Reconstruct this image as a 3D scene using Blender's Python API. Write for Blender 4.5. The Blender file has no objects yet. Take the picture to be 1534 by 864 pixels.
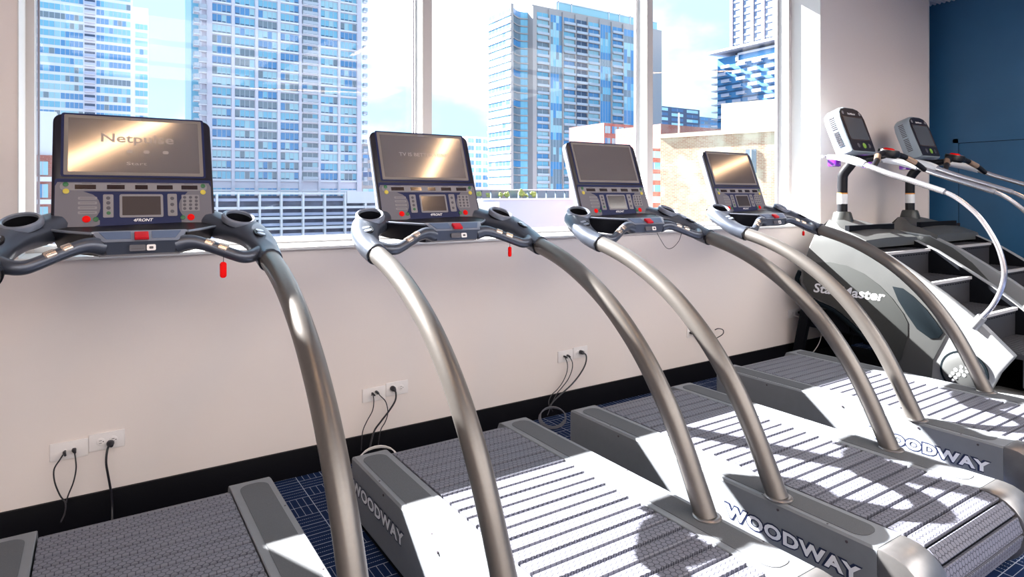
import bpy, bmesh, math, random
from mathutils import Vector, Matrix
random.seed(7)
PI = math.pi
scene = bpy.context.scene
COL = scene.collection
# the camera: 1534 x 864 frame, vertical lines kept upright with a lens shift
CF, CHY, CYAW, CH = 947.57, 292.705, 0.57943, 1.340
CS, CC = math.sin(CYAW), math.cos(CYAW)
WALL = 3.095          # inner face of the window wall
GL = 3.487            # glass plane

def ratio(u):
    X = (u - 767) / CF
    return (CS + X * CC) / (CC - X * CS)
def xat(u, y): return ratio(u) * y
def yat(u, x): return x / ratio(u)
def zat(v, x, y): return CH - (v - CHY) / CF * (x * CS + y * CC)

# ------------------------------------------------------------------ materials
MATS = {}
def mat(name, col, rough=0.5, metal=0.0, spec=0.5, coat=0.0, emit=None, es=1.0, noise=None, bump=None):
    if name in MATS: return MATS[name]
    m = bpy.data.materials.new(name); m.use_nodes = True
    nt = m.node_tree; b = nt.nodes['Principled BSDF']
    b.inputs['Base Color'].default_value = (*col, 1)
    b.inputs['Roughness'].default_value = rough
    b.inputs['Metallic'].default_value = metal
    b.inputs['Specular IOR Level'].default_value = spec
    b.inputs['Coat Weight'].default_value = coat
    b.inputs['Coat Roughness'].default_value = 0.08
    if emit:
        b.inputs['Emission Color'].default_value = (*emit, 1); b.inputs['Emission Strength'].default_value = es
    if noise:                                   # (scale, amount): small colour variation
        tc = nt.nodes.new('ShaderNodeTexCoord'); n = nt.nodes.new('ShaderNodeTexNoise')
        n.inputs['Scale'].default_value = noise[0]; n.inputs['Detail'].default_value = 4
        mx = nt.nodes.new('ShaderNodeMix'); mx.data_type = 'RGBA'
        a = noise[1]
        mx.inputs['A'].default_value = (*[c * (1 - a) for c in col], 1)
        mx.inputs['B'].default_value = (*[min(1, c * (1 + a)) for c in col], 1)
        nt.links.new(tc.outputs['Object'], n.inputs['Vector'])
        nt.links.new(n.outputs['Fac'], mx.inputs['Factor'])
        nt.links.new(mx.outputs['Result'], b.inputs['Base Color'])
    if bump:
        tc = nt.nodes.new('ShaderNodeTexCoord'); n = nt.nodes.new('ShaderNodeTexNoise')
        n.inputs['Scale'].default_value = bump[0]; n.inputs['Detail'].default_value = 3
        bp = nt.nodes.new('ShaderNodeBump'); bp.inputs['Strength'].default_value = bump[1]; bp.inputs['Distance'].default_value = bump[2]
        nt.links.new(tc.outputs['Object'], n.inputs['Vector']); nt.links.new(n.outputs['Fac'], bp.inputs['Height'])
        nt.links.new(bp.outputs['Normal'], b.inputs['Normal'])
    MATS[name] = m
    return m

def mth(nt, op, a, b=None, c=None):
    n = nt.nodes.new('ShaderNodeMath'); n.operation = op
    for i, v in enumerate((a, b, c)):
        if v is None: continue
        if isinstance(v, (int, float)): n.inputs[i].default_value = v
        else: nt.links.new(v, n.inputs[i])
    return n.outputs[0]

M_wall = mat('wall_beige', (0.77, 0.695, 0.66), 0.7, noise=(1.5, 0.02), bump=(180, 0.08, 0.001))
M_white = mat('white_paint', (0.66, 0.65, 0.64), 0.5)
M_frame = mat('window_frame_shaded', (0.52, 0.48, 0.46), 0.45)
M_frameside = mat('window_frame_lit', (0.62, 0.61, 0.60), 0.45)
M_bead = mat('glazing_bead_grey', (0.22, 0.20, 0.24), 0.5)
M_base = mat('baseboard_black', (0.004, 0.004, 0.006), 0.5, spec=0.15)
M_blue = mat('wall_navy', (0.024, 0.110, 0.235), 0.42, noise=(3, 0.12), bump=(60, 0.15, 0.002))
M_ceil = mat('ceiling_corrugated', (0.55, 0.54, 0.58), 0.45, metal=0.3)
M_plate = mat('plate_white', (0.80, 0.76, 0.75), 0.35)
M_slot = mat('socket_dark', (0.05, 0.04, 0.05), 0.4)
M_cord = mat('cord_black', (0.012, 0.011, 0.016), 0.4)
M_cordw = mat('cord_white', (0.72, 0.68, 0.66), 0.45)
M_cast = mat('casting_dark_grey', (0.085, 0.098, 0.130), 0.36, metal=0.6, coat=0.15, bump=(500, 0.05, 0.0005))
M_castlt = mat('casting_silver_grey', (0.26, 0.29, 0.36), 0.33, metal=0.45, coat=0.2)
M_black = mat('plastic_black', (0.006, 0.006, 0.009), 0.4, spec=0.3)
M_bezel = mat('bezel_charcoal', (0.014, 0.012, 0.020), 0.35, spec=0.3)
M_shell = mat('shell_silver', (0.15, 0.165, 0.205), 0.4)
M_navy = mat('overlay_navy', (0.010, 0.017, 0.075), 0.45, spec=0.2)
M_panel = mat('overlay_grey', (0.150, 0.145, 0.175), 0.45, spec=0.3)
M_panel2 = mat('overlay_light_grey', (0.24, 0.23, 0.25), 0.45, spec=0.3)
M_led = mat('led_window', (0.022, 0.010, 0.010), 0.12, coat=0.5)
M_lcd = mat('lcd_dark', (0.060, 0.045, 0.042), 0.15, coat=0.6)
M_scrb = mat('screen_border_grey', (0.20, 0.175, 0.16), 0.45)
M_red = mat('button_red', (0.80, 0.004, 0.004), 0.6, spec=0.1)
M_redk = mat('key_red', (0.55, 0.015, 0.025), 0.5, spec=0.2)
M_green = mat('button_green', (0.02, 0.13, 0.045), 0.4)
M_yellow = mat('button_yellow', (0.62, 0.50, 0.06), 0.4)
M_btn = mat('button_grey', (0.09, 0.087, 0.105), 0.45, spec=0.3)
M_txtw = mat('print_white', (0.85, 0.86, 0.90), 0.45)
M_txtn = mat('print_navy', (0.008, 0.014, 0.05), 0.4)
M_pad = mat('sensor_satin', (0.62, 0.52, 0.44), 0.25, metal=0.75)
M_tube = mat('tube_pewter', (0.170, 0.157, 0.147), 0.36, metal=0.65, coat=0.0, noise=(90, 0.06))
M_cover = mat('cover_grey', (0.185, 0.198, 0.220), 0.5, noise=(25, 0.07), bump=(350, 0.12, 0.0008))
M_grip = mat('grip_grey', (0.085, 0.090, 0.100), 0.75, noise=(400, 0.35), bump=(500, 0.4, 0.001))
M_alu = mat('metal_brushed', (0.30, 0.29, 0.29), 0.33, metal=0.85, noise=(18, 0.25))
M_under = mat('under_black', (0.005, 0.006, 0.009), 0.8, spec=0.1)
M_smgrey = mat('shroud_grey', (0.095, 0.098, 0.098), 0.38, metal=0.3, noise=(6, 0.12), coat=0.1)
M_smlight = mat('shroud_light', (0.30, 0.31, 0.32), 0.35, metal=0.15, coat=0.15)
M_smdark = mat('shroud_dark', (0.042, 0.045, 0.044), 0.42, metal=0.2)
M_smblue = mat('blue_black_matte', (0.0025, 0.006, 0.009), 0.75, spec=0.1)
M_step = mat('step_charcoal', (0.026, 0.026, 0.032), 0.6)
M_nose = mat('step_nose_grey', (0.40, 0.39, 0.40), 0.5)
M_purple = mat('plastic_purple', (0.16, 0.02, 0.38), 0.15, coat=0.6)
M_rail = mat('rail_satin', (0.58, 0.57, 0.60), 0.24, metal=0.85)
M_railg = mat('rail_sleeve', (0.72, 0.74, 0.78), 0.35, metal=0.1)
M_copper = mat('sensor_copper', (0.55, 0.36, 0.24), 0.3, metal=0.7)
M_label = mat('label_white', (0.8, 0.8, 0.8), 0.5)
M_orange = mat('label_orange', (0.7, 0.3, 0.06), 0.5)
M_lamp = mat('lamp_diffuser_warm', (0.9, 0.8, 0.7), 0.5, emit=(1.0, 0.62, 0.34), es=18)
M_lampb = mat('lamp_body', (0.30, 0.29, 0.28), 0.4, metal=0.5)

def screen_mat():
    m = mat('screen_matte', (0.115, 0.092, 0.083), 0.12, spec=1.0, coat=0.0)
    b = m.node_tree.nodes['Principled BSDF']
    b.inputs['IOR'].default_value = 1.9
    return m
M_screen = screen_mat()
M_scrtxt = mat('screen_print_pale', (0.30, 0.265, 0.25), 0.30, spec=1.0)

def glass_mat():
    m = bpy.data.materials.new('window_glass'); m.use_nodes = True
    nt = m.node_tree; nt.nodes.clear()
    o = nt.nodes.new('ShaderNodeOutputMaterial'); t = nt.nodes.new('ShaderNodeBsdfTransparent')
    g = nt.nodes.new('ShaderNodeBsdfGlossy'); g.inputs['Roughness'].default_value = 0.0
    t.inputs['Color'].default_value = (0.97, 0.985, 1, 1)
    lw = nt.nodes.new('ShaderNodeLayerWeight'); lw.inputs['Blend'].default_value = 0.5
    sch = mth(nt, 'ADD', 0.014, mth(nt, 'MULTIPLY', mth(nt, 'POWER', lw.outputs['Facing'], 5.0), 0.6))
    mx = nt.nodes.new('ShaderNodeMixShader')
    nt.links.new(sch, mx.inputs[0]); nt.links.new(t.outputs[0], mx.inputs[1]); nt.links.new(g.outputs[0], mx.inputs[2])
    nt.links.new(mx.outputs[0], o.inputs[0]); return m
M_glass = glass_mat()

def carpet_mat():
    m = mat('carpet_navy', (0.02, 0.045, 0.12), 0.95, spec=0.1)
    nt = m.node_tree; b = nt.nodes['Principled BSDF']
    tc = nt.nodes.new('ShaderNodeTexCoord'); sp = nt.nodes.new('ShaderNodeSeparateXYZ')
    nt.links.new(tc.outputs['Object'], sp.inputs[0]); X, Y = sp.outputs[0], sp.outputs[1]
    cx = mth(nt, 'FLOOR', mth(nt, 'DIVIDE', X, 0.112)); cy = mth(nt, 'FLOOR', mth(nt, 'DIVIDE', Y, 0.084))
    cv = nt.nodes.new('ShaderNodeCombineXYZ'); nt.links.new(cx, cv.inputs[0]); nt.links.new(cy, cv.inputs[1])
    wn = nt.nodes.new('ShaderNodeTexWhiteNoise'); wn.noise_dimensions = '2D'; nt.links.new(cv.outputs[0], wn.inputs['Vector'])
    pick = mth(nt, 'GREATER_THAN', wn.outputs['Value'], 0.5)
    def lines(c, p, w):
        fr = mth(nt, 'FRACT', mth(nt, 'DIVIDE', c, p)); return mth(nt, 'LESS_THAN', fr, w)
    lx, ly = lines(X, 0.028, 0.085), lines(Y, 0.028, 0.085)
    dash = mth(nt, 'ADD', mth(nt, 'MULTIPLY', lines(Y, 0.008, 0.62), pick), mth(nt, 'MULTIPLY', lines(X, 0.008, 0.62), mth(nt, 'SUBTRACT', 1.0, pick)))
    ln = mth(nt, 'ADD', mth(nt, 'MULTIPLY', lx, pick), mth(nt, 'MULTIPLY', ly, mth(nt, 'SUBTRACT', 1.0, pick)))
    ln = mth(nt, 'MULTIPLY', ln, dash)
    g = mth(nt, 'MAXIMUM', lines(X, 0.112, 0.03), lines(Y, 0.084, 0.035))
    ln = mth(nt, 'MAXIMUM', ln, mth(nt, 'MULTIPLY', g, 0.8))
    mx = nt.nodes.new('ShaderNodeMix'); mx.data_type = 'RGBA'
    mx.inputs['A'].default_value = (0.008, 0.020, 0.066, 1); mx.inputs['B'].default_value = (0.42, 0.47, 0.58, 1)
    nt.links.new(ln, mx.inputs['Factor']); nt.links.new(mx.outputs['Result'], b.inputs['Base Color'])
    return m
M_carpet = carpet_mat()

def hex_mat(name, col, dark, cell):
    """rubber with a hexagonal tread, laid out on the UV map in metres"""
    m = mat(name, col, 0.55, spec=0.4)
    nt = m.node_tree; b = nt.nodes['Principled BSDF']
    uv = nt.nodes.new('ShaderNodeUVMap'); uv.uv_map = 'UVMap'
    sp = nt.nodes.new('ShaderNodeSeparateXYZ'); nt.links.new(uv.outputs[0], sp.inputs[0])
    x = mth(nt, 'DIVIDE', sp.outputs[0], cell); y = mth(nt, 'DIVIDE', sp.outputs[1], cell)
    r3 = math.sqrt(3)
    def local(ox, oy):
        gx = mth(nt, 'SUBTRACT', mth(nt, 'FLOORED_MODULO' if False else 'WRAP', mth(nt, 'ADD', x, ox), 1.0, 0.0), 0.5)
        gy = mth(nt, 'SUBTRACT', mth(nt, 'WRAP', mth(nt, 'ADD', y, oy), r3, 0.0), r3 / 2)
        ax, ay = mth(nt, 'ABSOLUTE', gx), mth(nt, 'ABSOLUTE', gy)
        # hexagon distance: max(ax, ax/2 + ay*r3/2)
        return mth(nt, 'MAXIMUM', ax, mth(nt, 'ADD', mth(nt, 'MULTIPLY', ax, 0.5), mth(nt, 'MULTIPLY', ay, r3 / 2)))
    d = mth(nt, 'MINIMUM', local(0, 0), local(0.5, r3 / 2))
    groove = nt.nodes.new('ShaderNodeMapRange'); groove.interpolation_type = 'SMOOTHSTEP'
    nt.links.new(d, groove.inputs['Value'])
    groove.inputs['From Min'].default_value = 0.405; groove.inputs['From Max'].default_value = 0.47
    mx = nt.nodes.new('ShaderNodeMix'); mx.data_type = 'RGBA'
    mx.inputs['A'].default_value = (*col, 1); mx.inputs['B'].default_value = (*dark, 1)
    nt.links.new(groove.outputs[0], mx.inputs['Factor']); nt.links.new(mx.outputs['Result'], b.inputs['Base Color'])
    bp = nt.nodes.new('ShaderNodeBump'); bp.invert = True; bp.inputs['Strength'].default_value = 0.7; bp.inputs['Distance'].default_value = 0.0015
    nt.links.new(groove.outputs[0], bp.inputs['Height']); nt.links.new(bp.outputs['Normal'], b.inputs['Normal'])
    return m
M_slat = hex_mat('slat_rubber', (0.150, 0.153, 0.190), (0.040, 0.042, 0.060), 0.0202)

def brick_mat(name, c1, c2, mortar, scale=1.0):
    m = mat(name, c1, 0.85)
    nt = m.node_tree; b = nt.nodes['Principled BSDF']
    tc = nt.nodes.new('ShaderNodeTexCoord'); sp = nt.nodes.new('ShaderNodeSeparateXYZ'); nt.links.new(tc.outputs['Object'], sp.inputs[0])
    cb = nt.nodes.new('ShaderNodeCombineXYZ')
    nt.links.new(mth(nt, 'ADD', sp.outputs[0], sp.outputs[1]), cb.inputs[0]); nt.links.new(sp.outputs[2], cb.inputs[1])
    br = nt.nodes.new('ShaderNodeTexBrick'); nt.links.new(cb.outputs[0], br.inputs['Vector'])
    br.inputs['Scale'].default_value = scale
    br.inputs['Color1'].default_value = (*c1, 1); br.inputs['Color2'].default_value = (*c2, 1); br.inputs['Mortar'].default_value = (*mortar, 1)
    br.inputs['Brick Width'].default_value = 0.5; br.inputs['Row Height'].default_value = 0.17; br.inputs['Mortar Size'].default_value = 0.02
    n = nt.nodes.new('ShaderNodeTexNoise'); n.inputs['Scale'].default_value = 0.35; n.inputs['Detail'].default_value = 6
    nt.links.new(tc.outputs['Object'], n.inputs['Vector'])
    rp = nt.nodes.new('ShaderNodeMapRange'); rp.inputs['From Min'].default_value = 0.47; rp.inputs['From Max'].default_value = 0.60
    nt.links.new(n.outputs['Fac'], rp.inputs['Value'])
    mx = nt.nodes.new('ShaderNodeMix'); mx.data_type = 'RGBA'; mx.inputs['B'].default_value = (*mortar, 1)
    nt.links.new(rp.outputs[0], mx.inputs['Factor']); nt.links.new(br.outputs['Color'], mx.inputs['A'])
    nt.links.new(mx.outputs['Result'], b.inputs['Base Color'])
    return m
M_brick = brick_mat('brick_warm', (0.44, 0.21, 0.13), (0.54, 0.34, 0.22), (0.64, 0.53, 0.38), 1.0)
M_brickred = brick_mat('brick_red', (0.27, 0.07, 0.06), (0.31, 0.10, 0.08), (0.33, 0.17, 0.15), 0.6)
M_conc = mat('facade_white', (0.60, 0.60, 0.67), 0.8)
M_conc2 = mat('facade_lavender', (0.52, 0.50, 0.59), 0.8)
M_conct = mat('facade_taupe', (0.32, 0.29, 0.295), 0.8)
M_lilac = mat('facade_lilac', (0.36, 0.39, 0.53), 0.8)
M_gar = mat('garage_white', (0.62, 0.63, 0.68), 0.7)
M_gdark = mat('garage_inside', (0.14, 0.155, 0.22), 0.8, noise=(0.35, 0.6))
M_gl = [mat('facade_glass_pale', (0.27, 0.46, 0.54), 0.3), mat('facade_glass_cyan', (0.14, 0.37, 0.52), 0.3),
        mat('facade_glass_blue', (0.06, 0.21, 0.43), 0.3), mat('facade_glass_grey', (0.14, 0.19, 0.24), 0.3),
        mat('facade_glass_deep', (0.03, 0.09, 0.20), 0.3)]
M_mull = mat('facade_mullion', (0.36, 0.40, 0.48), 0.6)
M_vent = mat('facade_vent', (0.035, 0.065, 0.13), 0.5)
M_fardark = mat('far_dark_facade', (0.05, 0.065, 0.11), 0.7)
M_tree = mat('foliage_yellow_green', (0.24, 0.30, 0.08), 0.9, noise=(3, 0.4))
M_cream = mat('facade_cream', (0.66, 0.55, 0.40), 0.8, noise=(0.5, 0.1))

# ------------------------------------------------------------------ mesh helpers
def V(*a): return Vector(a)

class MB:
    """collects shapes in one mesh"""
    def __init__(s): s.bm = bmesh.new(); s.mi = 0; s.mats = []
    def use(s, m):
        if m not in s.mats: s.mats.append(m)
        s.mi = s.mats.index(m); return s
    def _mark(s, n0, smooth=True):
        s.bm.faces.ensure_lookup_table()
        for f in s.bm.faces[n0:]: f.material_index = s.mi; f.smooth = smooth
    def hexa(s, pts, bevel=0):
        """8 corners: bottom ring then top ring"""
        n0 = len(s.bm.faces)
        if bevel:
            t = bmesh.new(); vs = [t.verts.new(p) for p in pts]
            for q in ((3, 2, 1, 0), (4, 5, 6, 7), (0, 1, 5, 4), (1, 2, 6, 5), (2, 3, 7, 6), (3, 0, 4, 7)): t.faces.new([vs[i] for i in q])
            bmesh.ops.bevel(t, geom=t.edges[:], offset=bevel, segments=2, profile=0.6, affect='EDGES')
            s._merge(t)
        else:
            vs = [s.bm.verts.new(p) for p in pts]
            for q in ((3, 2, 1, 0), (4, 5, 6, 7), (0, 1, 5, 4), (1, 2, 6, 5), (2, 3, 7, 6), (3, 0, 4, 7)): s.bm.faces.new([vs[i] for i in q])
        s._mark(n0); return s
    def _merge(s, t):
        mp = {v: s.bm.verts.new(v.co) for v in t.verts}
        for f in t.faces:
            try: s.bm.faces.new([mp[v] for v in f.verts])
            except ValueError: pass
        t.free()
    def box(s, x0, x1, y0, y1, z0, z1, bevel=0, fn=None):
        p = [(x0, y0, z0), (x1, y0, z0), (x1, y1, z0), (x0, y1, z0), (x0, y0, z1), (x1, y0, z1), (x1, y1, z1), (x0, y1, z1)]
        if fn: p = [fn(*q) for q in p]
        return s.hexa(p, bevel)
    def prism(s, poly, a, b, fn, bevel=0):
        """poly in 2D, extruded from a to b; fn(u, v, w) gives the point"""
        n0 = len(s.bm.faces); t = bmesh.new()
        A = [t.verts.new(fn(u, v, a)) for u, v in poly]; B = [t.verts.new(fn(u, v, b)) for u, v in poly]
        t.faces.new(A[::-1]); t.faces.new(B); n = len(poly)
        for i in range(n): t.faces.new((A[i], A[(i + 1) % n], B[(i + 1) % n], B[i]))
        bmesh.ops.recalc_face_normals(t, faces=t.faces[:])
        if bevel:
            es = [e for e in t.edges if len(e.link_faces) == 2 and e.calc_face_angle(0) > 0.6]
            bmesh.ops.bevel(t, geom=es, offset=bevel, segments=2, profile=0.6, affect='EDGES')
        s._merge(t); s._mark(n0); return s
    def loft(s, rings, cap=True, closed=False):
        n0 = len(s.bm.faces)
        R = [[s.bm.verts.new(p) for p in r] for r in rings]; n = len(R[0])
        m = len(R)
        for i in range(m if closed else m - 1):
            a, b = R[i], R[(i + 1) % m]
            for j in range(n): s.bm.faces.new((a[j], a[(j + 1) % n], b[(j + 1) % n], b[j]))
        if cap and not closed:
            s.bm.faces.new(R[0][::-1]); s.bm.faces.new(R[-1])
        s._mark(n0); return s
    def tube(s, pts, rad, n=14, cap=True, rv=None, ex=2.0, smooth=4):
        """tube through pts; rad a number or one per point; rv: vertical radius per point (elliptical)"""
        P = [Vector(p) for p in pts]
        ra = rad if isinstance(rad, (list, tuple)) else [rad] * len(P)
        rb = rv if isinstance(rv, (list, tuple)) else ([rv] * len(P) if rv else ra)
        if smooth > 1 and len(P) > 2:
            Q, A, B = [], [], []
            for i in range(len(P) - 1):
                p0, p1, p2, p3 = P[max(i - 1, 0)], P[i], P[i + 1], P[min(i + 2, len(P) - 1)]
                for k in range(smooth):
                    t = k / smooth
                    Q.append(0.5 * ((2 * p1) + (p2 - p0) * t + (2 * p0 - 5 * p1 + 4 * p2 - p3) * t * t + (3 * p1 - p0 - 3 * p2 + p3) * t ** 3))
                    A.append(ra[i] * (1 - t) + ra[i + 1] * t); B.append(rb[i] * (1 - t) + rb[i + 1] * t)
            Q.append(P[-1]); A.append(ra[-1]); B.append(rb[-1]); P, ra, rb = Q, A, B
        rings = []; side = None
        for i, p in enumerate(P):
            d = (P[min(i + 1, len(P) - 1)] - P[max(i - 1, 0)]).normalized()
            if side is None:
                up = Vector((0, 0, 1)) if abs(d.z) < 0.9 else Vector((0, 1, 0))
                side = d.cross(up).normalized()
            else:
                side = (side - d * side.dot(d)).normalized()
            up = side.cross(d)
            ring = []
            for k in range(n):
                a = 2 * PI * k / n; c, q = math.cos(a), math.sin(a)
                if ex != 2.0:
                    c = math.copysign(abs(c) ** (2 / ex), c); q = math.copysign(abs(q) ** (2 / ex), q)
                ring.append(p + side * c * ra[i] + up * q * rb[i])
            rings.append(ring)
        return s.loft(rings, cap)
    def lathe(s, prof, M=None, n=24, cap=True):
        """prof: (radius, height) pairs about the local z axis, placed by M"""
        M = M or Matrix()
        rings = [[M @ Vector((r * math.cos(2 * PI * k / n), r * math.sin(2 * PI * k / n), h)) for k in range(n)] for r, h in prof]
        return s.loft(rings, cap)
    def quad(s, pts):
        n0 = len(s.bm.faces); s.bm.faces.new([s.bm.verts.new(p) for p in pts]); s._mark(n0, False); return s
    def mesh_in(s, me, fn):
        n0 = len(s.bm.faces); vs = [s.bm.verts.new(fn(v.co)) for v in me.vertices]
        for p in me.polygons:
            try: s.bm.faces.new([vs[i] for i in p.vertices])
            except ValueError: pass
        s._mark(n0, False); return s
    def build(s, name, m=None, parent=None, loc=None, recalc=True, ang=35):
        if recalc: bmesh.ops.recalc_face_normals(s.bm, faces=s.bm.faces[:])
        me = bpy.data.meshes.new(name); s.bm.to_mesh(me); s.bm.free()
        for x in (s.mats if s.mats else [m]): me.materials.append(x)
        me.set_sharp_from_angle(angle=math.radians(ang))
        o = bpy.data.objects.new(name, me); COL.objects.link(o)
        if parent is not None: o.parent = parent
        if loc is not None: o.location = loc
        return o

def tag(o, label=None, cat=None, group=None, kind=None):
    if label: o['label'] = label
    if cat: o['category'] = cat
    if group: o['group'] = group
    if kind: o['kind'] = kind
    return o
def thing(name, label, cat, loc=(0, 0, 0), rz=0, group=None):
    o = bpy.data.objects.new(name, None); o.empty_display_size = 0.05; COL.objects.link(o)
    o.location = loc; o.rotation_euler = (0, 0, rz); return tag(o, label, cat, group)
def copy_tree(o, parent=None):
    c = o.copy(); COL.objects.link(c); c.parent = parent
    for ch in list(o.children): copy_tree(ch, c)
    return c
def rrect(w, h, r, n=5, cx=0, cy=0):
    pts = []
    for sx, sy, a0 in ((1, 1, 0), (-1, 1, 90), (-1, -1, 180), (1, -1, 270)):
        for k in range(n + 1):
            a = math.radians(a0 + 90 * k / n)
            pts.append((cx + sx * (w / 2 - r) + r * math.cos(a), cy + sy * (h / 2 - r) + r * math.sin(a)))
    return pts
def text_mesh(txt, size=1.0, extrude=0.0, offset=0.0, shear=0.0, spacing=1.0):
    c = bpy.data.curves.new('txt', 'FONT'); c.body = txt; c.size = size; c.extrude = extrude; c.offset = offset; c.shear = shear
    c.space_character = spacing; c.align_x = 'CENTER'; c.align_y = 'CENTER'; c.resolution_u = 3
    o = bpy.data.objects.new('txt', c); me = bpy.data.meshes.new_from_object(o)
    bpy.data.objects.remove(o); return me
def fit_text(mb, txt, w, h, fn, offset=0.0, shear=0.0, ext=0.0, grow=0.0, spacing=1.0):
    """fn(a, b, c): a along the line, b up, c outwards; the word fills w x h"""
    me = text_mesh(txt, 1.0, 0, offset, shear, spacing)
    xs = [v.co.x for v in me.vertices]; ys = [v.co.y for v in me.vertices]
    x0, x1, y0, y1 = min(xs), max(xs), min(ys), max(ys)
    sx = (w + 2 * grow) / (x1 - x0); sy = (h + 2 * grow) / (y1 - y0)
    mb.mesh_in(me, lambda c: fn((c.x - (x0 + x1) / 2) * sx, (c.y - (y0 + y1) / 2) * sy, ext))
    bpy.data.meshes.remove(me); return mb

# ------------------------------------------------------------------ room
XL, XR, YB, ZC = -4.4, 7.367, -5.4, 3.33
RS = 1.06           # room scale factor for measured widths
XCOR = 7.137        # outer corner of the beige wall
WX0, WX1 = -0.261, 5.192        # window opening
SILL = 1.095
def struct(name, mb, m=None): return tag(mb.build(name, m), kind='structure')
struct('floor', MB().box(XL - .1, XR + .1, YB - .1, 3.8, -0.1, 0), M_carpet)
wb = MB().use(M_wall)
wb.box(WX0, WX1, WALL, 3.52, 0, SILL - 0.012)
wb.box(XL, WX0, WALL, 3.65, 0, 3.6)
wb.box(WX1, XCOR, WALL, 3.4, 0, 3.6)
wb.box(WX1, WX1 + 0.3, 3.4, GL + 0.02, 0, 3.6)
struct('wall_front', wb)
struct('trim_1', MB().box(XCOR - 0.008, XCOR + 0.008, WALL - 0.006, WALL + 0.02, 0, ZC, 0.002), M_white)
struct('wall_right', MB().box(XR, XR + .12, YB, 3.6, 0, 3.6), M_blue)
struct('wall_alcove', MB().box(XCOR - 0.2, XR, 3.4, 3.55, 0, 3.6), M_blue)
struct('wall_left', MB().box(XL - .12, XL, YB, 3.75, 0, 3.6), M_wall)
struct('wall_back', MB().box(XL, XR, YB - .12, YB, 0, 3.6), M_wall)
# corrugated ceiling, ribs along x
cb = bmesh.new(); n = 0; y = YB; P = 0.044; prev = None
while y < 3.4:
    z = ZC + 0.012 * (1 + math.cos(2 * PI * (y - WALL) / P)) * 0.9
    a, b_ = cb.verts.new((XL, y, z)), cb.verts.new((XR - 0.03, y, z))
    if prev: cb.faces.new((prev[0], prev[1], b_, a)).smooth = True
    prev = (a, b_); y += P / 6
r = MB(); r.bm.free(); r.bm = cb
r.use(M_ceil)
r.box(XL, XR, YB, 3.75, ZC + 0.06, ZC + 0.12)
struct('ceiling', r)
struct('baseboard_front', MB().box(XL, XCOR, WALL - 0.015, WALL, 0, 0.1295, 0.003), M_base)
struct('baseboard_right', MB().box(XR - 0.014, XR, YB, 3.4, 0, 0.1295, 0.003), M_base)
# sill board
struct('trim_2', MB().box(WX0 - 0.02, WX1 + 0.0, WALL - 0.023, 3.39, SILL - 0.014, SILL, 0.003), M_white)
# window reveal lining
struct('trim_3', MB().box(WX1 - 0.004, WX1, WALL + 0.001, 3.38, SILL, ZC), M_white)
struct('trim_4', MB().box(WX0, WX0 + 0.004, WALL - 0.004, 3.38, SILL, ZC), M_white)
# frame and panes: mullions, beads and glass
DF = 3.366
def mullion(mb, x0, x1, side_left=True):
    mb.use(M_frame).box(x0, x1, DF, DF + 0.004, SILL, ZC)  # room-facing front: its shade is put into the darker colour
    mb.use(M_frameside).box(x0, x1, DF + 0.004, GL + 0.014, SILL, ZC)  # sides coloured paler for the sun that strikes them
wins = [(WX0 + 0.034, 1.580), (1.641, 3.394), (3.456, WX1 - 0.045)]
muls = [(WX0, WX0 + 0.034), (1.580, 1.641), (3.394, 3.456), (WX1 - 0.045, WX1)]
for i, (a, b) in enumerate(wins):
    w = thing('window_%d' % (i + 1), None, None, ((a + b) / 2, GL, SILL)); w['kind'] = 'structure'
    cx = (a + b) / 2
    fr = MB()
    m0, m1 = muls[i]; mullion(fr, m0 - cx, m1 - cx)
    if i == 2: mullion(fr, muls[3][0] - cx, muls[3][1] - cx)
    fr2 = MB()
    for v in fr.bm.verts: v.co.y -= GL; v.co.z -= SILL
    fr.use(M_frameside).box(a - cx, b - cx, DF - GL, 0.02, 0.0, 0.026, 0.003)
    fr.box(a - cx, b - cx, DF - GL, 0.02, ZC - SILL - 0.05, ZC - SILL, 0.003)
    fr.build('window_frame', parent=w)
    bd = MB()
    bd.box(b - cx - 0.014, b - cx - 0.006, -0.022, -0.003, 0.0265, ZC - SILL - 0.05)
    bd.box(a - cx + 0.004, a - cx + 0.012, -0.022, -0.003, 0.0265, ZC - SILL - 0.05)
    bd.build('glazing_bead', M_bead, parent=w)
    MB().box(a - cx, b - cx, -0.003, 0.003, 0.02, ZC - SILL - 0.03).build('pane', M_glass, parent=w)
# flush access door on the navy wall
d = thing('door_1', None, None, (XR, 1.9, 0)); d['kind'] = 'structure'
dy1 = 2.909 - 1.9; dtop = 1.871
MB().box(-0.006, -0.001, -0.9, dy1, 0.02, dtop, 0.001).build('door_leaf', M_blue, parent=d)
fr = MB(); fr.box(-0.003, 0.0, dy1 + 0.006, dy1 + 0.055, 0, dtop + 0.05); fr.box(-0.003, 0.0, -0.96, dy1 + 0.055, dtop + 0.006, dtop + 0.05)
fr.build('door_frame', M_blue, parent=d)
g = MB(); g.box(-0.0012, -0.0002, dy1, dy1 + 0.006, 0, dtop + 0.006); g.box(-0.0012, -0.0002, -0.9, dy1, dtop, dtop + 0.006)
g.build('door_gap', M_under, parent=d)
hb = MB(); hb.box(-0.016, -0.004, dy1 - 0.012, dy1 + 0.016, 0.985, 1.06, 0.002); hb.build('hinge', M_bezel, parent=d)

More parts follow.
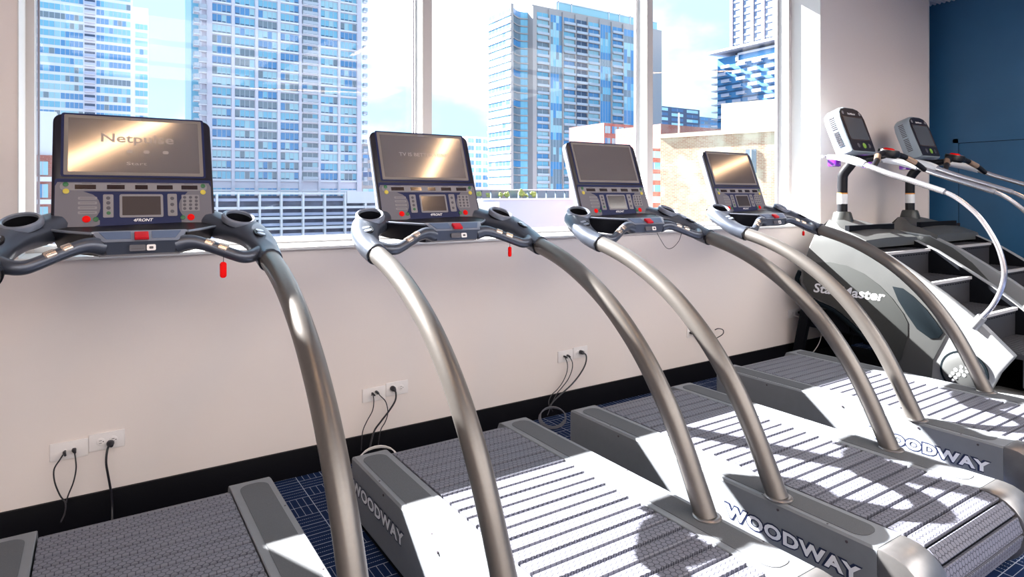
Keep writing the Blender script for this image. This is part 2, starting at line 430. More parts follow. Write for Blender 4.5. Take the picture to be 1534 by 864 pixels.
# ------------------------------------------------------------------ ceiling lamps
def lamp(cx, cy, L, rz, label):
    t = thing('linear_ceiling_lamp', label, 'ceiling lamp', (cx, cy, ZC - 0.42), rz, 'warm linear lamps hanging from the ceiling')
    MB().box(-L / 2, L / 2, -0.035, 0.035, 0, 0.06, 0.004).build('housing', M_lampb, t)
    MB().box(-L / 2 + .01, L / 2 - .01, -0.022, 0.022, -0.008, -0.0005, 0.002).build('diffuser', M_lamp, t)
    for s in (-1, 1):
        MB().tube([(s * L * 0.4, 0, 0.055), (s * L * 0.4, 0, 0.42)], 0.003, 6, smooth=1).build('suspension_wire', M_lampb, t)
    return t
lamp(-0.15, 1.12, 1.4, math.radians(40), 'warm linear lamp hung slantwise above the first treadmill')
lamp(2.38, 0.9, 1.7, math.radians(90), 'warm linear lamp hung square to the windows above the second treadmill')
lamp(6.2, 1.42, 1.4, math.radians(40), 'warm linear lamp hung slantwise above the rear of the stair climbers')
lamp(-2.2, -1.6, 1.6, math.radians(60), 'warm linear lamp hung at the back left of the room')
lamp(2.6, -2.6, 1.6, math.radians(20), 'warm linear lamp hung at the back of the room')

# ------------------------------------------------------------------ treadmill
TA = math.atan(0.36); TS, TC_ = math.sin(TA), math.cos(TA)
def face(u, s, d=0.0):                      # console face: u right, s up the face, d out of it
    return Vector((u, 0.105 + s * TS - d * TC_, 1.150 + s * TC_ + d * TS))
def plate(mb, w, h, r, cu, cs, d0, d1):
    return mb.prism([(x, y) for x, y in rrect(w, h, r, 4, cu, cs)], d0, d1, lambda a, b, c: face(a, b, c))
def sy(v): return 0.198 - (v - 263) * 0.002546       # along the face from photo rows of the nearest console
def sx(u, v=300): return (u - 198.7) / (463 + (v - 217) * 0.225)

def make_treadmill():
    t = thing('treadmill', 'x', 'treadmill', (0, 0, 0), 0, 'treadmills in a row along the window wall')
    # deck frame under the belt
    MB().box(-0.36, 0.36, -1.46, -0.06, -0.05, 0.0, 0.01).build('deck_frame', M_under, t)
    for s in (-1, 1):
        for y in (-0.12, -1.36):
            MB().lathe([(0.028, 0), (0.03, 0.008), (0.018, 0.012), (0.014, 0.04)], Matrix.Translation((s * 0.35, y, -0.076)), 14).build('foot', M_under, t)
    # slatted belt
    R = 0.112; y0, y1 = -0.100, -1.515; zc = 0.2 - R
    L = y0 - y1; per = 2 * L + 2 * PI * R; N = round(per / 0.0605); pitch = per / N
    def path(a):
        a %= per
        if a < L: return y0 - a, 0.2, 0.0, 1.0
        a -= L
        if a < PI * R:
            th = a / R; return y1 - R * math.sin(th), zc + R * math.cos(th), -math.sin(th), math.cos(th)
        a -= PI * R
        if a < L: return y1 + a, zc - R, 0.0, -1.0
        th = (a - L) / R; return y0 + R * math.sin(th), zc - R * math.cos(th), math.sin(th), -math.cos(th)
    bm = bmesh.new(); uvl = bm.loops.layers.uv.new('UVMap')
    hw = 0.2795 - 0.004
    for i in range(N):
        a0, a1 = i * pitch + 0.0056, (i + 1) * pitch - 0.0056
        p, q = path(a0), path(a1)
        nx = ((p[2] + q[2]) / 2, (p[3] + q[3]) / 2)
        def pt(x, k, d): return Vector((x, k[0] - nx[0] * d, k[1] - nx[1] * d))
        b = 0.002
        prof = [(p, 0.012, a0), (p, b, a0), (None, 0, a0 + b), (None, 1, a1 - b), (q, b, a1), (q, 0.012, a1)]
        ring = []
        dy, dz = q[0] - p[0], q[1] - p[1]; ln = math.hypot(dy, dz)
        for k, d, a in prof:
            if k is None:
                f = (b / ln) if d == 0 else 1 - b / ln
                ring.append((p[0] + dy * f, p[1] + dz * f, a))
            else: ring.append((k[0] - nx[0] * d, k[1] - nx[1] * d, a))
        Lv = [bm.verts.new((-hw, r_[0], r_[1])) for r_ in ring]; Rv = [bm.verts.new((hw, r_[0], r_[1])) for r_ in ring]
        for j in range(6):
            k = (j + 1) % 6
            f = bm.faces.new((Lv[j], Rv[j], Rv[k], Lv[k]))
            for lp, (x, a) in zip(f.loops, ((-hw, ring[j][2]), (hw, ring[j][2]), (hw, ring[k][2]), (-hw, ring[k][2]))):
                lp[uvl].uv = (x + 10, a + 10)
            f.smooth = False
        bm.faces.new(Lv); bm.faces.new(Rv[::-1])
    bmesh.ops.recalc_face_normals(bm, faces=bm.faces[:])
    me = bpy.data.meshes.new('slat_belt'); bm.to_mesh(me); bm.free(); me.materials.append(M_slat)
    bl = bpy.data.objects.new('slat_belt', me); COL.objects.link(bl); bl.parent = t
    # rubber carrier under the slats
    rg = []
    for k in range(64):
        q = path(per * k / 64); rg.append((q[0] - q[2] * 0.013, q[1] - q[3] * 0.013))
    MB().prism(rg, -0.272, 0.272, lambda a, b, c: V(c, a, b)).build('belt_carrier', M_under, bl)
    # side covers
    for s in (-1, 1):
        xi, xo = 0.2815, 0.429
        pf = [(xi, 0.198), (xi, -0.03), (xo - 0.012, -0.045), (xo - 0.003, -0.03), (xo, 0.192), (xo - 0.006, 0.2), (xi + 0.003, 0.2)]
        rings = []
        for yy, dz, sh in ((0.0, -0.03, 0.01), (-0.012, -0.006, 0.002), (-0.03, 0, 0), (-1.47, 0, 0), (-1.492, 0, 0)):
            rings.append([V(s * (min(px, xo - sh)), yy, pz if pz < 0.0 else pz + dz) for px, pz in pf])
        cov = MB().loft(rings).build('side_cover', M_cover, t, ang=25)
        # grip strip with rounded ends
        st = rrect(0.098, 1.385, 0.040, 6, s * 0.357, -0.748)
        MB().prism(st, 0.2003, 0.2018, lambda a, b, c: V(a, b, c)).build('grip_strip', M_grip, cov)
        sc = MB()
        for yy in (-0.36, -0.80, -1.16, -1.40):
            sc.lathe([(0.0045, 0), (0.0045, 0.002), (0.002, 0.003)], Matrix.Translation((s * 0.4295, yy, 0.178)) @ Matrix.Rotation(s * PI / 2, 4, 'Y'), 10)
            sc.lathe([(0.0035, 0), (0.0035, 0.0012)], Matrix.Translation((s * 0.417, yy + 0.07, 0.2)), 10)
        sc.build('screw', M_slot, cov)
        # rear end cap in brushed metal that follows the drum
        q = [(-1.492, 0.2), (-1.492, -0.035)]
        for k in range(0, 13):
            a = PI * (0.97 - k / 12 * 0.97)
            q.append((-1.515 - 0.122 * math.sin(a), 0.082 + 0.122 * math.cos(a) * (1 if math.cos(a) < 0 else 0.967)))
        cap = MB().prism(q, s * 0.2825, s * 0.43, lambda a, b, c: V(c, a, b), 0.006).build('end_cap', M_alu, t, ang=25)
        # plinth skirt in dark below the cover
        MB().box(s * 0.40 - 0.01, s * 0.40 + 0.01, -1.46, -0.05, -0.07, -0.02).build('skirt', M_under, t)
        # handrail tube
        x = s * 0.39
        pts = [(x, -0.165, 1.040), (x, -0.20, 1.034), (x, -0.345, 0.994), (x, -0.49, 0.935), (x, -0.64, 0.850), (x, -0.765, 0.752), (x, -0.87, 0.645),
               (x, -0.965, 0.52), (x, -1.035, 0.40), (x, -1.09, 0.29), (x, -1.135, 0.196)]
        hr = MB().tube(pts, [0.036] * 10 + [0.037], 24, smooth=5).build('handrail', M_tube, t)
        MB().lathe([(0.047, 0), (0.047, 0.003), (0.043, 0.006), (0.037, 0.007)], Matrix.Translation((x, -1.137, 0.2018)), 28).build('flange_ring', M_alu, hr)
        # arm casting from the tube up to the head, with a cup hole
        ap = [(0.390, -0.196, 1.034), (0.391, -0.15, 1.047), (0.390, -0.10, 1.066), (0.380, -0.04, 1.095), (0.355, 0.02, 1.122), (0.322, 0.07, 1.136), (0.28, 0.115, 1.146), (0.235, 0.15, 1.165)]
        aw = [0.0405, 0.044, 0.048, 0.054, 0.062, 0.066, 0.062, 0.05]
        ah = [0.0405, 0.040, 0.040, 0.040, 0.043, 0.045, 0.044, 0.04]
        arm = MB().tube([(s * a, b, c) for a, b, c in ap], aw, 28, rv=ah, ex=2.35, smooth=5).build('arm', M_cast, t)
        tiltm = Matrix.Translation((s * 0.328, 0.045, 1.176)) @ Matrix.Rotation(math.radians(24), 4, 'X') @ Matrix.Rotation(s * math.radians(8), 4, 'Y')
        cut = MB().lathe([(0.049, -0.075), (0.050, 0.05)], tiltm, 36).build('cut', M_black)
        md = arm.modifiers.new('b', 'BOOLEAN'); md.object = cut; md.operation = 'DIFFERENCE'; md.solver = 'EXACT'
        dg = bpy.context.evaluated_depsgraph_get(); me2 = bpy.data.meshes.new_from_object(arm.evaluated_get(dg))
        arm.modifiers.clear(); me2.materials.clear(); me2.materials.append(M_cast)
        for p_ in me2.polygons: p_.material_index = 0
        arm.data = me2; bpy.data.objects.remove(cut)
        # cup liner (open tub) and rim
        tub = MB().lathe([(0.0485, 0.006), (0.0475, -0.070), (0.001, -0.072), (0.001, -0.0722)], tiltm, 36, cap=False)
        tub.build('cup_liner', M_black, arm)
        MB().lathe([(0.0475, 0.0), (0.0480, 0.009), (0.053, 0.0125), (0.060, 0.008), (0.0625, 0.0), (0.060, -0.012), (0.050, -0.012)], tiltm, 36, cap=False).build('cup_rim', M_castlt, arm)
        # rocker button on the arm
        bmx = Matrix.Translation((s * 0.382, -0.066, 1.1265)) @ Matrix.Rotation(math.radians(24), 4, 'X') @ Matrix.Rotation(s * math.radians(14), 4, 'Y')
        rb = MB().prism(rrect(0.046, 0.060, 0.022, 6), -0.006, 0.0015, lambda a, b, c: bmx @ V(a, b, c)).build('rocker_button', M_black, arm)
        rk = MB()
        for yy in (-0.0125, 0.0125): rk.prism(rrect(0.030, 0.019, 0.008, 4, 0, yy), 0.0015, 0.004, lambda a, b, c: bmx @ V(a, b, c), 0.0008)
        rk.build('rocker_key', M_castlt, arm)
        # seam collar
        MB().tube([(s * 0.39, -0.186, 1.0365), (s * 0.39, -0.196, 1.0345)], 0.0418, 24, smooth=1).build('collar', M_black, arm)
        # grip bar
        gp = [(0.105, -0.105, 1.098), (0.145, -0.116, 1.105), (0.185, -0.130, 1.096), (0.235, -0.152, 1.076), (0.275, -0.170, 1.059), (0.305, -0.177, 1.050), (0.335, -0.168, 1.052), (0.372, -0.130, 1.062)]
        gr = [0.030, 0.025, 0.0215, 0.0205, 0.0205, 0.0215, 0.0225, 0.026]
        grip = MB().tube([(s * a, b, c) for a, b, c in gp], gr, 18, smooth=5).build('grip_bar', M_cast, t)
        for a, b in ((0.0, 0.40), (0.52, 0.95)):
            P0, P1 = Vector((s * 0.186, -0.134, 1.104)), Vector((s * 0.262, -0.168, 1.073))
            e0, e1 = P0.lerp(P1, a), P0.lerp(P1, b)
            MB().tube([e0, e0.lerp(e1, .15), e0.lerp(e1, .85), e1], [0.009, 0.017, 0.017, 0.009], 14, rv=[0.007, 0.0165, 0.0165, 0.007], smooth=2).build('pulse_sensor', M_pad, grip)
    # console body: tray with deep dark skirt
    top = [(-0.275, 0.20, 1.175), (-0.255, 0.075, 1.150), (-0.205, -0.005, 1.146), (-0.138, -0.090, 1.142), (0.138, -0.090, 1.142), (0.205, -0.005, 1.146), (0.255, 0.075, 1.150), (0.275, 0.20, 1.175)]
    bot = [(-0.24, 0.18, 1.085), (-0.22, 0.085, 1.075), (-0.17, 0.03, 1.066), (-0.11, -0.03, 1.060), (0.11, -0.03, 1.060), (0.17, 0.03, 1.066), (0.22, 0.085, 1.075), (0.24, 0.18, 1.085)]
    body = MB().use(M_black).loft([[V(*p) for p in bot], [V(p[0], p[1], p[2] - 0.007) for p in top], [V(*p) for p in top]]).build('console_tray', None, t)
    rim = MB().tube([(p[0], p[1] - 0.002, p[2] - 0.001) for p in top[1:4]], 0.0045, 8, smooth=3)
    rim.tube([(p[0], p[1] - 0.002, p[2] - 0.001) for p in top[4:7]], 0.0045, 8, smooth=3)
    rim.tube([(-0.138, -0.090, 1.1415), (0.138, -0.090, 1.1415)], 0.0045, 8, smooth=1)
    rim.build('tray_rim', M_castlt, body)
    lp = MB()
    for q in ((-0.255, -0.006), (0.006, 0.255)): pass
    # coloured glints: cable dials in the tray
    for x in (-0.012, 0.018):
        lp.lathe([(0.012, 0), (0.012, 0.004), (0.007, 0.005)], Matrix.Translation((x, 0.03, 1.148)), 16)
    lp.build('dial', M_pad, body)
    # centre block
    cbk = MB().use(M_cast)
    a = [(-0.132, -0.088, 1.1445), (0.132, -0.088, 1.1445), (0.138, -0.092, 1.138), (0.105, -0.136, 1.110), (-0.105, -0.136, 1.110), (-0.138, -0.092, 1.138)]
    bk, ft = [(0.137, -0.086, 1.142), (-0.137, -0.086, 1.142)], [(-0.104, -0.134, 1.113), (0.104, -0.134, 1.113)]
    rings = [[V(-0.137, -0.085, 1.146), V(0.137, -0.085, 1.146), V(0.128, -0.108, 1.131), V(0.105, -0.134, 1.1135), V(-0.105, -0.134, 1.1135), V(-0.128, -0.108, 1.131)],
             [V(-0.132, -0.082, 1.100), V(0.132, -0.082, 1.100), V(0.120, -0.106, 1.096), V(0.101, -0.129, 1.092), V(-0.101, -0.129, 1.092), V(-0.120, -0.106, 1.096)],
             [V(-0.118, -0.06, 1.062), V(0.118, -0.06, 1.062), V(0.108, -0.10, 1.068), V(0.096, -0.124, 1.073), V(-0.096, -0.124, 1.073), V(-0.108, -0.10, 1.068)]]
    blk = cbk.loft(rings).build('centre_block', None, t, ang=20)
    # lighter sloping top plate
    nrm = Vector((0, -0.53, 0.85))
    tp = MB().use(M_castlt); tp.loft([[V(-0.137, -0.085, 1.147), V(0.137, -0.085, 1.147), V(0.128, -0.108, 1.132), V(0.105, -0.136, 1.1145), V(-0.105, -0.136, 1.1145), V(-0.128, -0.108, 1.132)],
                                     [V(-0.132, -0.087, 1.148), V(0.132, -0.087, 1.148), V(0.124, -0.108, 1.1335), V(0.103, -0.1335, 1.1175), V(-0.103, -0.1335, 1.1175), V(-0.124, -0.108, 1.1335)]])
    tp.build('top_plate', None, blk)
    for x0, x1 in ((-0.118, -0.030), (0.030, 0.118)):
        k = 0.022 if abs(x0) > .1 else 0
        l0, l1 = (x0, x0 + 0.02) if x0 < -0.1 else (x0, x0); r0, r1 = (x1, x1 - 0.02) if x1 > 0.1 else (x1, x1)
        ins = MB(); ins.hexa([V(l1, -0.126, 1.1225), V(r1, -0.126, 1.1225), V(r0, -0.094, 1.1435), V(l0, -0.094, 1.1435), V(l1, -0.126, 1.1240), V(r1, -0.126, 1.1240), V(r0, -0.094, 1.1450), V(l0, -0.094, 1.1450)])
        ins.build('blue_inlay', mat('inlay_slate', (0.10, 0.14, 0.24), 0.4), blk)
    ky = MB().hexa([V(-0.021, -0.136, 1.119), V(0.021, -0.136, 1.119), V(0.021, -0.108, 1.136), V(-0.021, -0.108, 1.136), V(-0.020, -0.140, 1.128), V(0.020, -0.140, 1.128), V(0.020, -0.112, 1.146), V(-0.020, -0.112, 1.146)], 0.002)
    ky.build('stop_key', M_redk, blk)
    jp = MB().use(M_btn)
    def ff(a, b, c): return V(a, -0.1345 - c + b * 0.25, 1.093 + b)
    jp.prism(rrect(0.046, 0.020, 0.004, 3, -0.012, 0), -0.003, 0.002, ff)
    jp.use(M_plate).prism(rrect(0.026, 0.019, 0.004, 3, 0.027, 0), -0.003, 0.0025, ff)
    jp.use(M_slot).prism(rrect(0.012, 0.008, 0.002, 3, 0.027, 0), 0.0025, 0.0032, ff)
    jp.use(M_slot).prism(rrect(0.036, 0.0025, 0.001, 2, -0.012, -0.002), 0.002, 0.0026, ff)
    jp.build('jack_plate', None, blk)
    # screen head: dark bezel in front, silver shell behind
    W, Hh = 0.508, 0.456
    def hfn(a, b, c): return face(a, b, c)
    hd = MB()
    o1 = rrect(W, Hh, 0.030, 7, 0, Hh / 2 - 0.022)
    o2 = rrect(W - 0.012, Hh - 0.012, 0.026, 7, 0, Hh / 2 - 0.022)
    hd.loft([[hfn(x, y, -0.012) for x, y in o1], [hfn(x, y, -0.004) for x, y in o1], [hfn(x, y, 0.0) for x, y in o2]])
    hd.build('screen_bezel', M_bezel, t)
    sh = MB(); o3 = rrect(W + 0.002, Hh + 0.002, 0.032, 7, 0, Hh / 2 - 0.022); o4 = rrect(W - 0.05, Hh - 0.05, 0.03, 7, 0, Hh / 2 - 0.022)
    sh.loft([[hfn(x, y, -0.060) for x, y in o4], [hfn(x, y, -0.050) for x, y in rrect(W - 0.014, Hh - 0.014, 0.03, 7, 0, Hh / 2 - 0.022)], [hfn(x, y, -0.036) for x, y in o3], [hfn(x, y, -0.0125) for x, y in o3]])
    sh.build('rear_shell', M_shell, t)
    cam = MB(); plate(cam, 0.034, 0.009, 0.004, 0, Hh - 0.032, 0.0, 0.003); cam.build('camera_bar', M_panel2, t)
    # screen
    sb = MB(); plate(sb, 0.4432, 0.2335, 0.004, 0, 0.3145, 0.0, 0.0022); scr_b = sb.build('screen_surround', M_scrb, t)
    sc_ = MB(); plate(sc_, 0.418, 0.209, 0.002, 0, 0.3145, 0.0022, 0.0030); sc_.build('screen', M_screen, scr_b)
    # control panel
    cp = MB(); plate(cp, 0.4915, 0.182, 0.008, 0, 0.092, 0.0, 0.0016)
    plate(cp, 0.460, 0.247, 0.008, 0, 0.3145, 0.0, 0.0012)
    pan = cp.build('control_panel', M_navy, t)
    ov = MB().use(M_panel)
    ov.prism([(x, y) for x, y in [(-0.2445, 0.003), (-0.2445, 0.155), (-0.238, 0.170), (0.238, 0.170), (0.2445, 0.155), (0.2445, 0.003), (0.150, 0.003), (0.140, 0.012), (0.140, 0.028)] +
              [(0.185 - 0.052 * math.cos(math.radians(a)), 0.078 + 0.056 * math.sin(math.radians(a))) for a in range(-50, 56, 15)] +
              [(0.165, 0.136), (-0.165, 0.136)] +
              [(-0.165 + 0.052 * math.cos(math.radians(a)), 0.078 + 0.056 * math.sin(math.radians(a))) for a in range(55, -51, -15)] +
              [(-0.115, 0.028), (-0.115, 0.012), (-0.140, 0.003)]], 0.0016, 0.0024, lambda a, b, c: face(a, b, c))
    ov.build('overlay', None, pan)
    b2 = MB(); plate(b2, 0.462, 0.027, 0.012, 0, sy(280.6), 0.0024, 0.0030)
    for u0, u1, v0, v1 in ((148, 163, 292, 326), (245, 260, 291, 325)): plate(b2, (u1 - u0) / 482, (v1 - v0) * .00255, 0.004, sx((u0 + u1) / 2), sy((v0 + v1) / 2), 0.0016, 0.0030)
    plate(b2, 0.137, 0.088, 0.006, sx(205), sy(309), 0.0016, 0.0030)
    plate(b2, 0.060, 0.064, 0.003, sx(282), sy(305), 0.0024, 0.0030)
    for k in range(4): plate(b2, 0.056, 0.010, 0.003, sx(126), sy(297.5 + 7 * k), 0.0024, 0.0030)
    b2.build('key_field', M_panel2, pan)
    for u, w in ((123.7, .062), (167, .054), (205, .040), (241, .052), (280.3, .055)):
        q = MB(); plate(q, w, 0.0165, 0.001, sx(u, 281), sy(281), 0.0030, 0.0036); q.build('led_window', M_led, pan)
    q = MB(); plate(q, 0.121, 0.072, 0.001, sx(205), sy(309), 0.0030, 0.0036); q.build('display', M_lcd, pan)
    def button(u, v, r, m, h=0.002, nm='button'):
        c = face(sx(u, v), sy(v), 0.0026)
        Mx = Matrix(((1, 0, 0, c.x), (0, TS, -TC_, c.y), (0, TC_, TS, c.z), (0, 0, 0, 1)))
        MB().lathe([(r, 0), (r, h), (r * 0.8, h + 0.001)], Mx, 16).build(nm, m, pan)
    for m, lst, r in ((M_red, ((123.5, 328), (282.5, 327.5)), 0.0125), (M_green, ((137, 328.5), (269.5, 328)), 0.0085), (M_green, ((96.5, 277.5), (302.5, 278.5)), 0.0085), (M_yellow, ((96.5, 287.5), (302.5, 288.5)), 0.0095)):
        for u, v in lst: button(u, v, r, m)
    for u in (155.5, 252.5):
        for v in ((297.5, 304.5, 312, 319.5) if u < 200 else (298, 307.5, 318)): button(u, v, 0.0065, M_btn if not (u < 200 and v > 318) else M_green, 0.001)
    for c_ in range(3):
        for r_ in range(4): button(272.5 + 9.5 * c_, 296.5 + 5.8 * r_, 0.0055, M_btn, 0.001)
    lg = MB(); fit_text(lg, '4FRONT', 0.062, 0.0115, lambda a, b, c: face(sx(207) + a, sy(330.5) + b, c), offset=0.02, shear=0.25, ext=0.0031)
    lg.build('logo', M_txtw, pan)
    for k in range(4):
        pr = MB(); plate(pr, 0.044, 0.0015, 0.0005, sx(126), sy(297.5 + 7 * k), 0.0030, 0.0032); pr.build('printed_line', M_btn, pan)
    for u in (125, 167, 205, 241, 280):
        pr = MB(); plate(pr, 0.03, 0.0014, 0.0005, sx(u), sy(275.6), 0.0030, 0.0032); pr.build('printed_line', M_btn, pan)
    return t
TM = make_treadmill()
TZ = 0.076
TPOS = [(0.1200, 2.533), (1.2951, 2.534), (2.3954, 2.486), (3.6387, 2.595)]
tms = [TM] + [copy_tree(TM) for _ in range(3)]
tl = ['nearest treadmill at the left, its console facing us with a slanting warm screen glare',
      'second treadmill from the left with a vertical warm glare band on its screen',
      'third treadmill from the left, its slatted belt end and metal caps at lower right',
      'farthest treadmill beside the stair climber, the smallest of the four']
for o, (x, y), l in zip(tms, TPOS, tl):
    o.location = (x, y, TZ); o['label'] = l
def part(o, name): return [c for c in o.children if c.name.split('.')[0] == name]
# faint words on the two nearest screens
def on_screen(tm, words, name):
    ss = part(tm, 'screen_surround')[0]
    for txt, w, h, cu, cs, off in words:
        mb = MB(); fit_text(mb, txt, w, h, lambda a, b, c: face(cu + a, cs + b, c), offset=off, ext=0.0033)
        mb.build(name, M_scrtxt, ss)
on_screen(tms[0], [('Netpulse', 0.235, 0.046, 0.006, 0.340, 0.015), ('Start', 0.065, 0.012, 0.0, 0.245, 0.0)], 'screen_lettering')
for u in (-0.022, 0.032, 0.095):
    mb = MB(); plate(mb, 0.020, 0.013, 0.006, u, 0.293, 0.0030, 0.0033)
    mb.build('screen_icon', M_scrtxt, part(tms[0], 'screen_surround')[0])
on_screen(tms[1], [('TV IS BETTER HERE', 0.25, 0.018, 0.0, 0.325, 0.01)], 'screen_lettering')
# maker's lettering on the left covers
def woodway(tm, y_a, y_b):
    cv = [c for c in part(tm, 'side_cover') if min(v.co.x for v in c.data.vertices) < -0.4][0]
    cy, w = (y_a + y_b) / 2, abs(y_a - y_b)
    def fn(a, b, c): return V(-0.4288 - 0.0 - c + max(0, (0.13 - (0.091 + b))) * 0.02, cy - a, 0.091 + b)
    ol = MB(); fit_text(ol, 'WOODWAY', w, 0.048, fn, offset=0.10, ext=0.0006, grow=0.0055, spacing=1.10); ol.build('lettering_outline', M_txtn, cv)
    lt = MB(); fit_text(lt, 'WOODWAY', w, 0.048, fn, offset=0.04, ext=0.0014, spacing=1.10); lt.build('lettering', M_txtw, cv)
woodway(tms[1], -0.03, -0.54); woodway(tms[2], -0.94, -1.445); woodway(tms[3], -0.94, -1.445)
# safety tags hanging below the right grips
def tagclip(tm_i, dx, dy, dz, label, L=0.055, rz=0.1):
    x, y = TPOS[tm_i]
    t = thing('safety_tag', label, 'safety tag', (x + dx, y + dy, dz + TZ), rz, 'red safety tags under the treadmill grips')
    MB().prism(rrect(0.021, L, 0.009, 5, 0, -L / 2), -0.004, 0.004, lambda a, b, c: V(a, c, b), 0.0015).build('tag', M_red, t)
    MB().tube([(0, 0, -0.003), (0.001, 0, 0.012), (0, 0, 0.034)], 0.0012, 6).build('cord', M_cord, t)
tagclip(0, 0.240, -0.170, 1.036, 'red safety tag hanging below the right grip of the nearest treadmill')
tagclip(1, 0.240, -0.170, 1.036, 'red safety tag hanging below the right grip of the second treadmill', 0.045, 0.5)
tagclip(3, 0.235, -0.168, 1.030, 'tiny red safety tag below the right grip of the farthest treadmill', 0.03, 1.0)
tx_, ty_ = TPOS[2]
tag(MB().tube([(tx_ + 0.085, ty_ - 0.100, 1.142), (tx_ + 0.10, ty_ - 0.112, 1.106), (tx_ + 0.135, ty_ - 0.12, 1.061), (tx_ + 0.17, ty_ - 0.13, 1.061), (tx_ + 0.205, ty_ - 0.142, 1.096), (tx_ + 0.22, ty_ - 0.148, 1.138)], 0.0016, 6).build('lanyard', M_cord), 'thin dark cord looping below the console of the third treadmill', 'lanyard')

# ------------------------------------------------------------------ stair climbers
def make_stair():
    t = thing('stair_climber', 'x', 'stair climber', (0, 0, 0), 0, 'stair climbing machines by the navy wall')
    HX = 0.375
    # profile of a side (y, z) with y measured from the wall side origin at world y = 0
    out = [(2.66, 0.985), (2.35, 0.955), (2.155, 0.866), (2.0, 0.771), (1.813, 0.652), (1.692, 0.560), (1.606, 0.487), (1.456, 0.340), (1.53, 0.225),
           (1.58, 0.10), (1.62, 0.05), (1.95, 0.045), (2.15, 0.12), (2.282, 0.296), (2.40, 0.385), (2.515, 0.46), (2.661, 0.507), (2.718, 0.544), (2.765, 0.612), (2.775, 0.693), (2.735, 0.806), (2.70, 0.90)]
    for s in (-1, 1):
        side = MB().prism(out, s * (HX - 0.055), s * HX, lambda a, b, c: V(c, a, b), 0.008).build('side_panel', M_smlight, t, ang=25)
        MB().prism([(a + (0.004 if a < 2.1 else -0.004), b - 0.006) for a, b in out], s * (HX - 0.060), s * (HX - 0.0555), lambda a, b, c: V(c, a, b)).build('inner_liner', M_under, side)
        xo = s * (HX + 0.001)
        def lay(poly, d, m, nm, bev=0.0):
            MB().prism(poly, xo, xo + s * d, lambda a, b, c: V(c, a, b), bev).build(nm, m, side)
        # grey front fairing, darker fin, blue-black patch, round cap
        fair = [(2.655, 0.975), (2.35, 0.945), (2.19, 0.868), (2.06, 0.765), (1.96, 0.65), (1.885, 0.545), (1.80, 0.40), (1.83, 0.33), (1.875, 0.23), (1.885, 0.10), (1.96, 0.06), (2.14, 0.125), (2.27, 0.30), (2.39, 0.39), (2.51, 0.465), (2.655, 0.512), (2.712, 0.55), (2.757, 0.615), (2.767, 0.69), (2.727, 0.80), (2.69, 0.90)]
        lay(fair, 0.006, M_smgrey, 'fairing', 0.003)
        fin = [(2.745, 0.72), (2.66, 0.775), (2.54, 0.79), (2.42, 0.775), (2.30, 0.73), (2.20, 0.665), (2.12, 0.59), (2.05, 0.50), (2.02, 0.44), (2.02, 0.36), (2.06, 0.20), (2.10, 0.13), (2.14, 0.135), (2.27, 0.305), (2.39, 0.395), (2.51, 0.47), (2.65, 0.517), (2.706, 0.555), (2.748, 0.62)]
        MB().prism(fin, xo + s * 0.006, xo + s * 0.010, lambda a, b, c: V(c, a, b), 0.0015).build('fin', M_smdark, side)
        dark_patch = [(2.115, 0.665), (2.05, 0.66), (1.99, 0.62), (1.915, 0.55), (1.86, 0.48), (1.815, 0.415), (1.84, 0.375), (1.89, 0.365), (1.965, 0.41), (2.03, 0.50), (2.08, 0.58)]
        MB().prism(dark_patch, xo + s * 0.006, xo + s * 0.0115, lambda a, b, c: V(c, a, b), 0.0015).build('dark_patch', M_smblue, side)
        cm = Matrix.Translation((xo, 1.705, 0.195)) @ Matrix.Rotation(s * PI / 2, 4, 'Y')
        dm = MB().use(M_smblue).lathe([(0.128, 0), (0.128, 0.012), (0.118, 0.014)], cm, 40)
        dm.use(M_smgrey).lathe([(0.116, 0.0135), (0.10, 0.021), (0.05, 0.028), (0.001, 0.030)], cm, 40, cap=False)
        dm.build('round_cap', None, side)
        ds = MB()
        for i, (yy, zz, r) in enumerate([(0, 0, .011), (-.03, .0, .011), (-.015, .025, .011), (.015, .022, .010), (-.045, .024, .010), (-.03, .047, .009), (.03, -.003, .009), (.0, -.025, .009), (.028, -.027, .008), (.055, -.010, .007), (.05, -.030, .006), (.075, -.018, .005), (-.06, .045, .007), (-.045, .066, .007)]):
            ds.lathe([(r, 0.026), (r, 0.0305)], cm @ Matrix.Translation((-(zz - 0.01), (yy - 0.005) * s, 0)), 12)
        ds.build('dot_pattern', M_txtw, side)
        # rear base step plate
        MB().box(min(s * 0.20, s * 0.42), max(s * 0.20, s * 0.42), 1.30, 1.60, 0.0, 0.115, 0.012).build('base_shoe', M_smblue if False else M_smlight, t)
    lt = MB(); fit_text(lt, 'StairMaster', 0.505, 0.068, lambda a, b, c: V(-(HX + 0.0125), 2.412 - a, 0.592 + b + a * 0.0), offset=0.022, shear=0.2)
    lt.build('lettering', M_txtw, t)
    # steps: noses descend towards the room
    for k in range(6):
        ny, nz = 2.20 - 0.262 * (k) * 1.0, 0.875 - 0.176 * k
        if nz < 0.05: break
        st = MB().use(M_step)
        st.box(-0.315, 0.315, ny, ny + 0.262, nz - 0.03, nz)
        st.box(-0.315, 0.315, ny + 0.004, ny + 0.02, nz - 0.19, nz - 0.004)
        for g_ in range(10): st.box(-0.30, 0.30, ny + 0.03 + g_ * 0.023, ny + 0.041 + g_ * 0.023, nz, nz + 0.003)
        so = st.build('step', None, t)
        MB().box(-0.315, 0.315, ny - 0.012, ny + 0.014, nz - 0.016, nz + 0.004, 0.003).build('nose', M_nose, so)
        dt = MB()
        for g_ in range(16): dt.box(-0.29 + g_ * 0.038, -0.272 + g_ * 0.038, ny + 0.001, ny + 0.005, nz - 0.036, nz - 0.026)
        dt.build('slot_row', M_under, so)
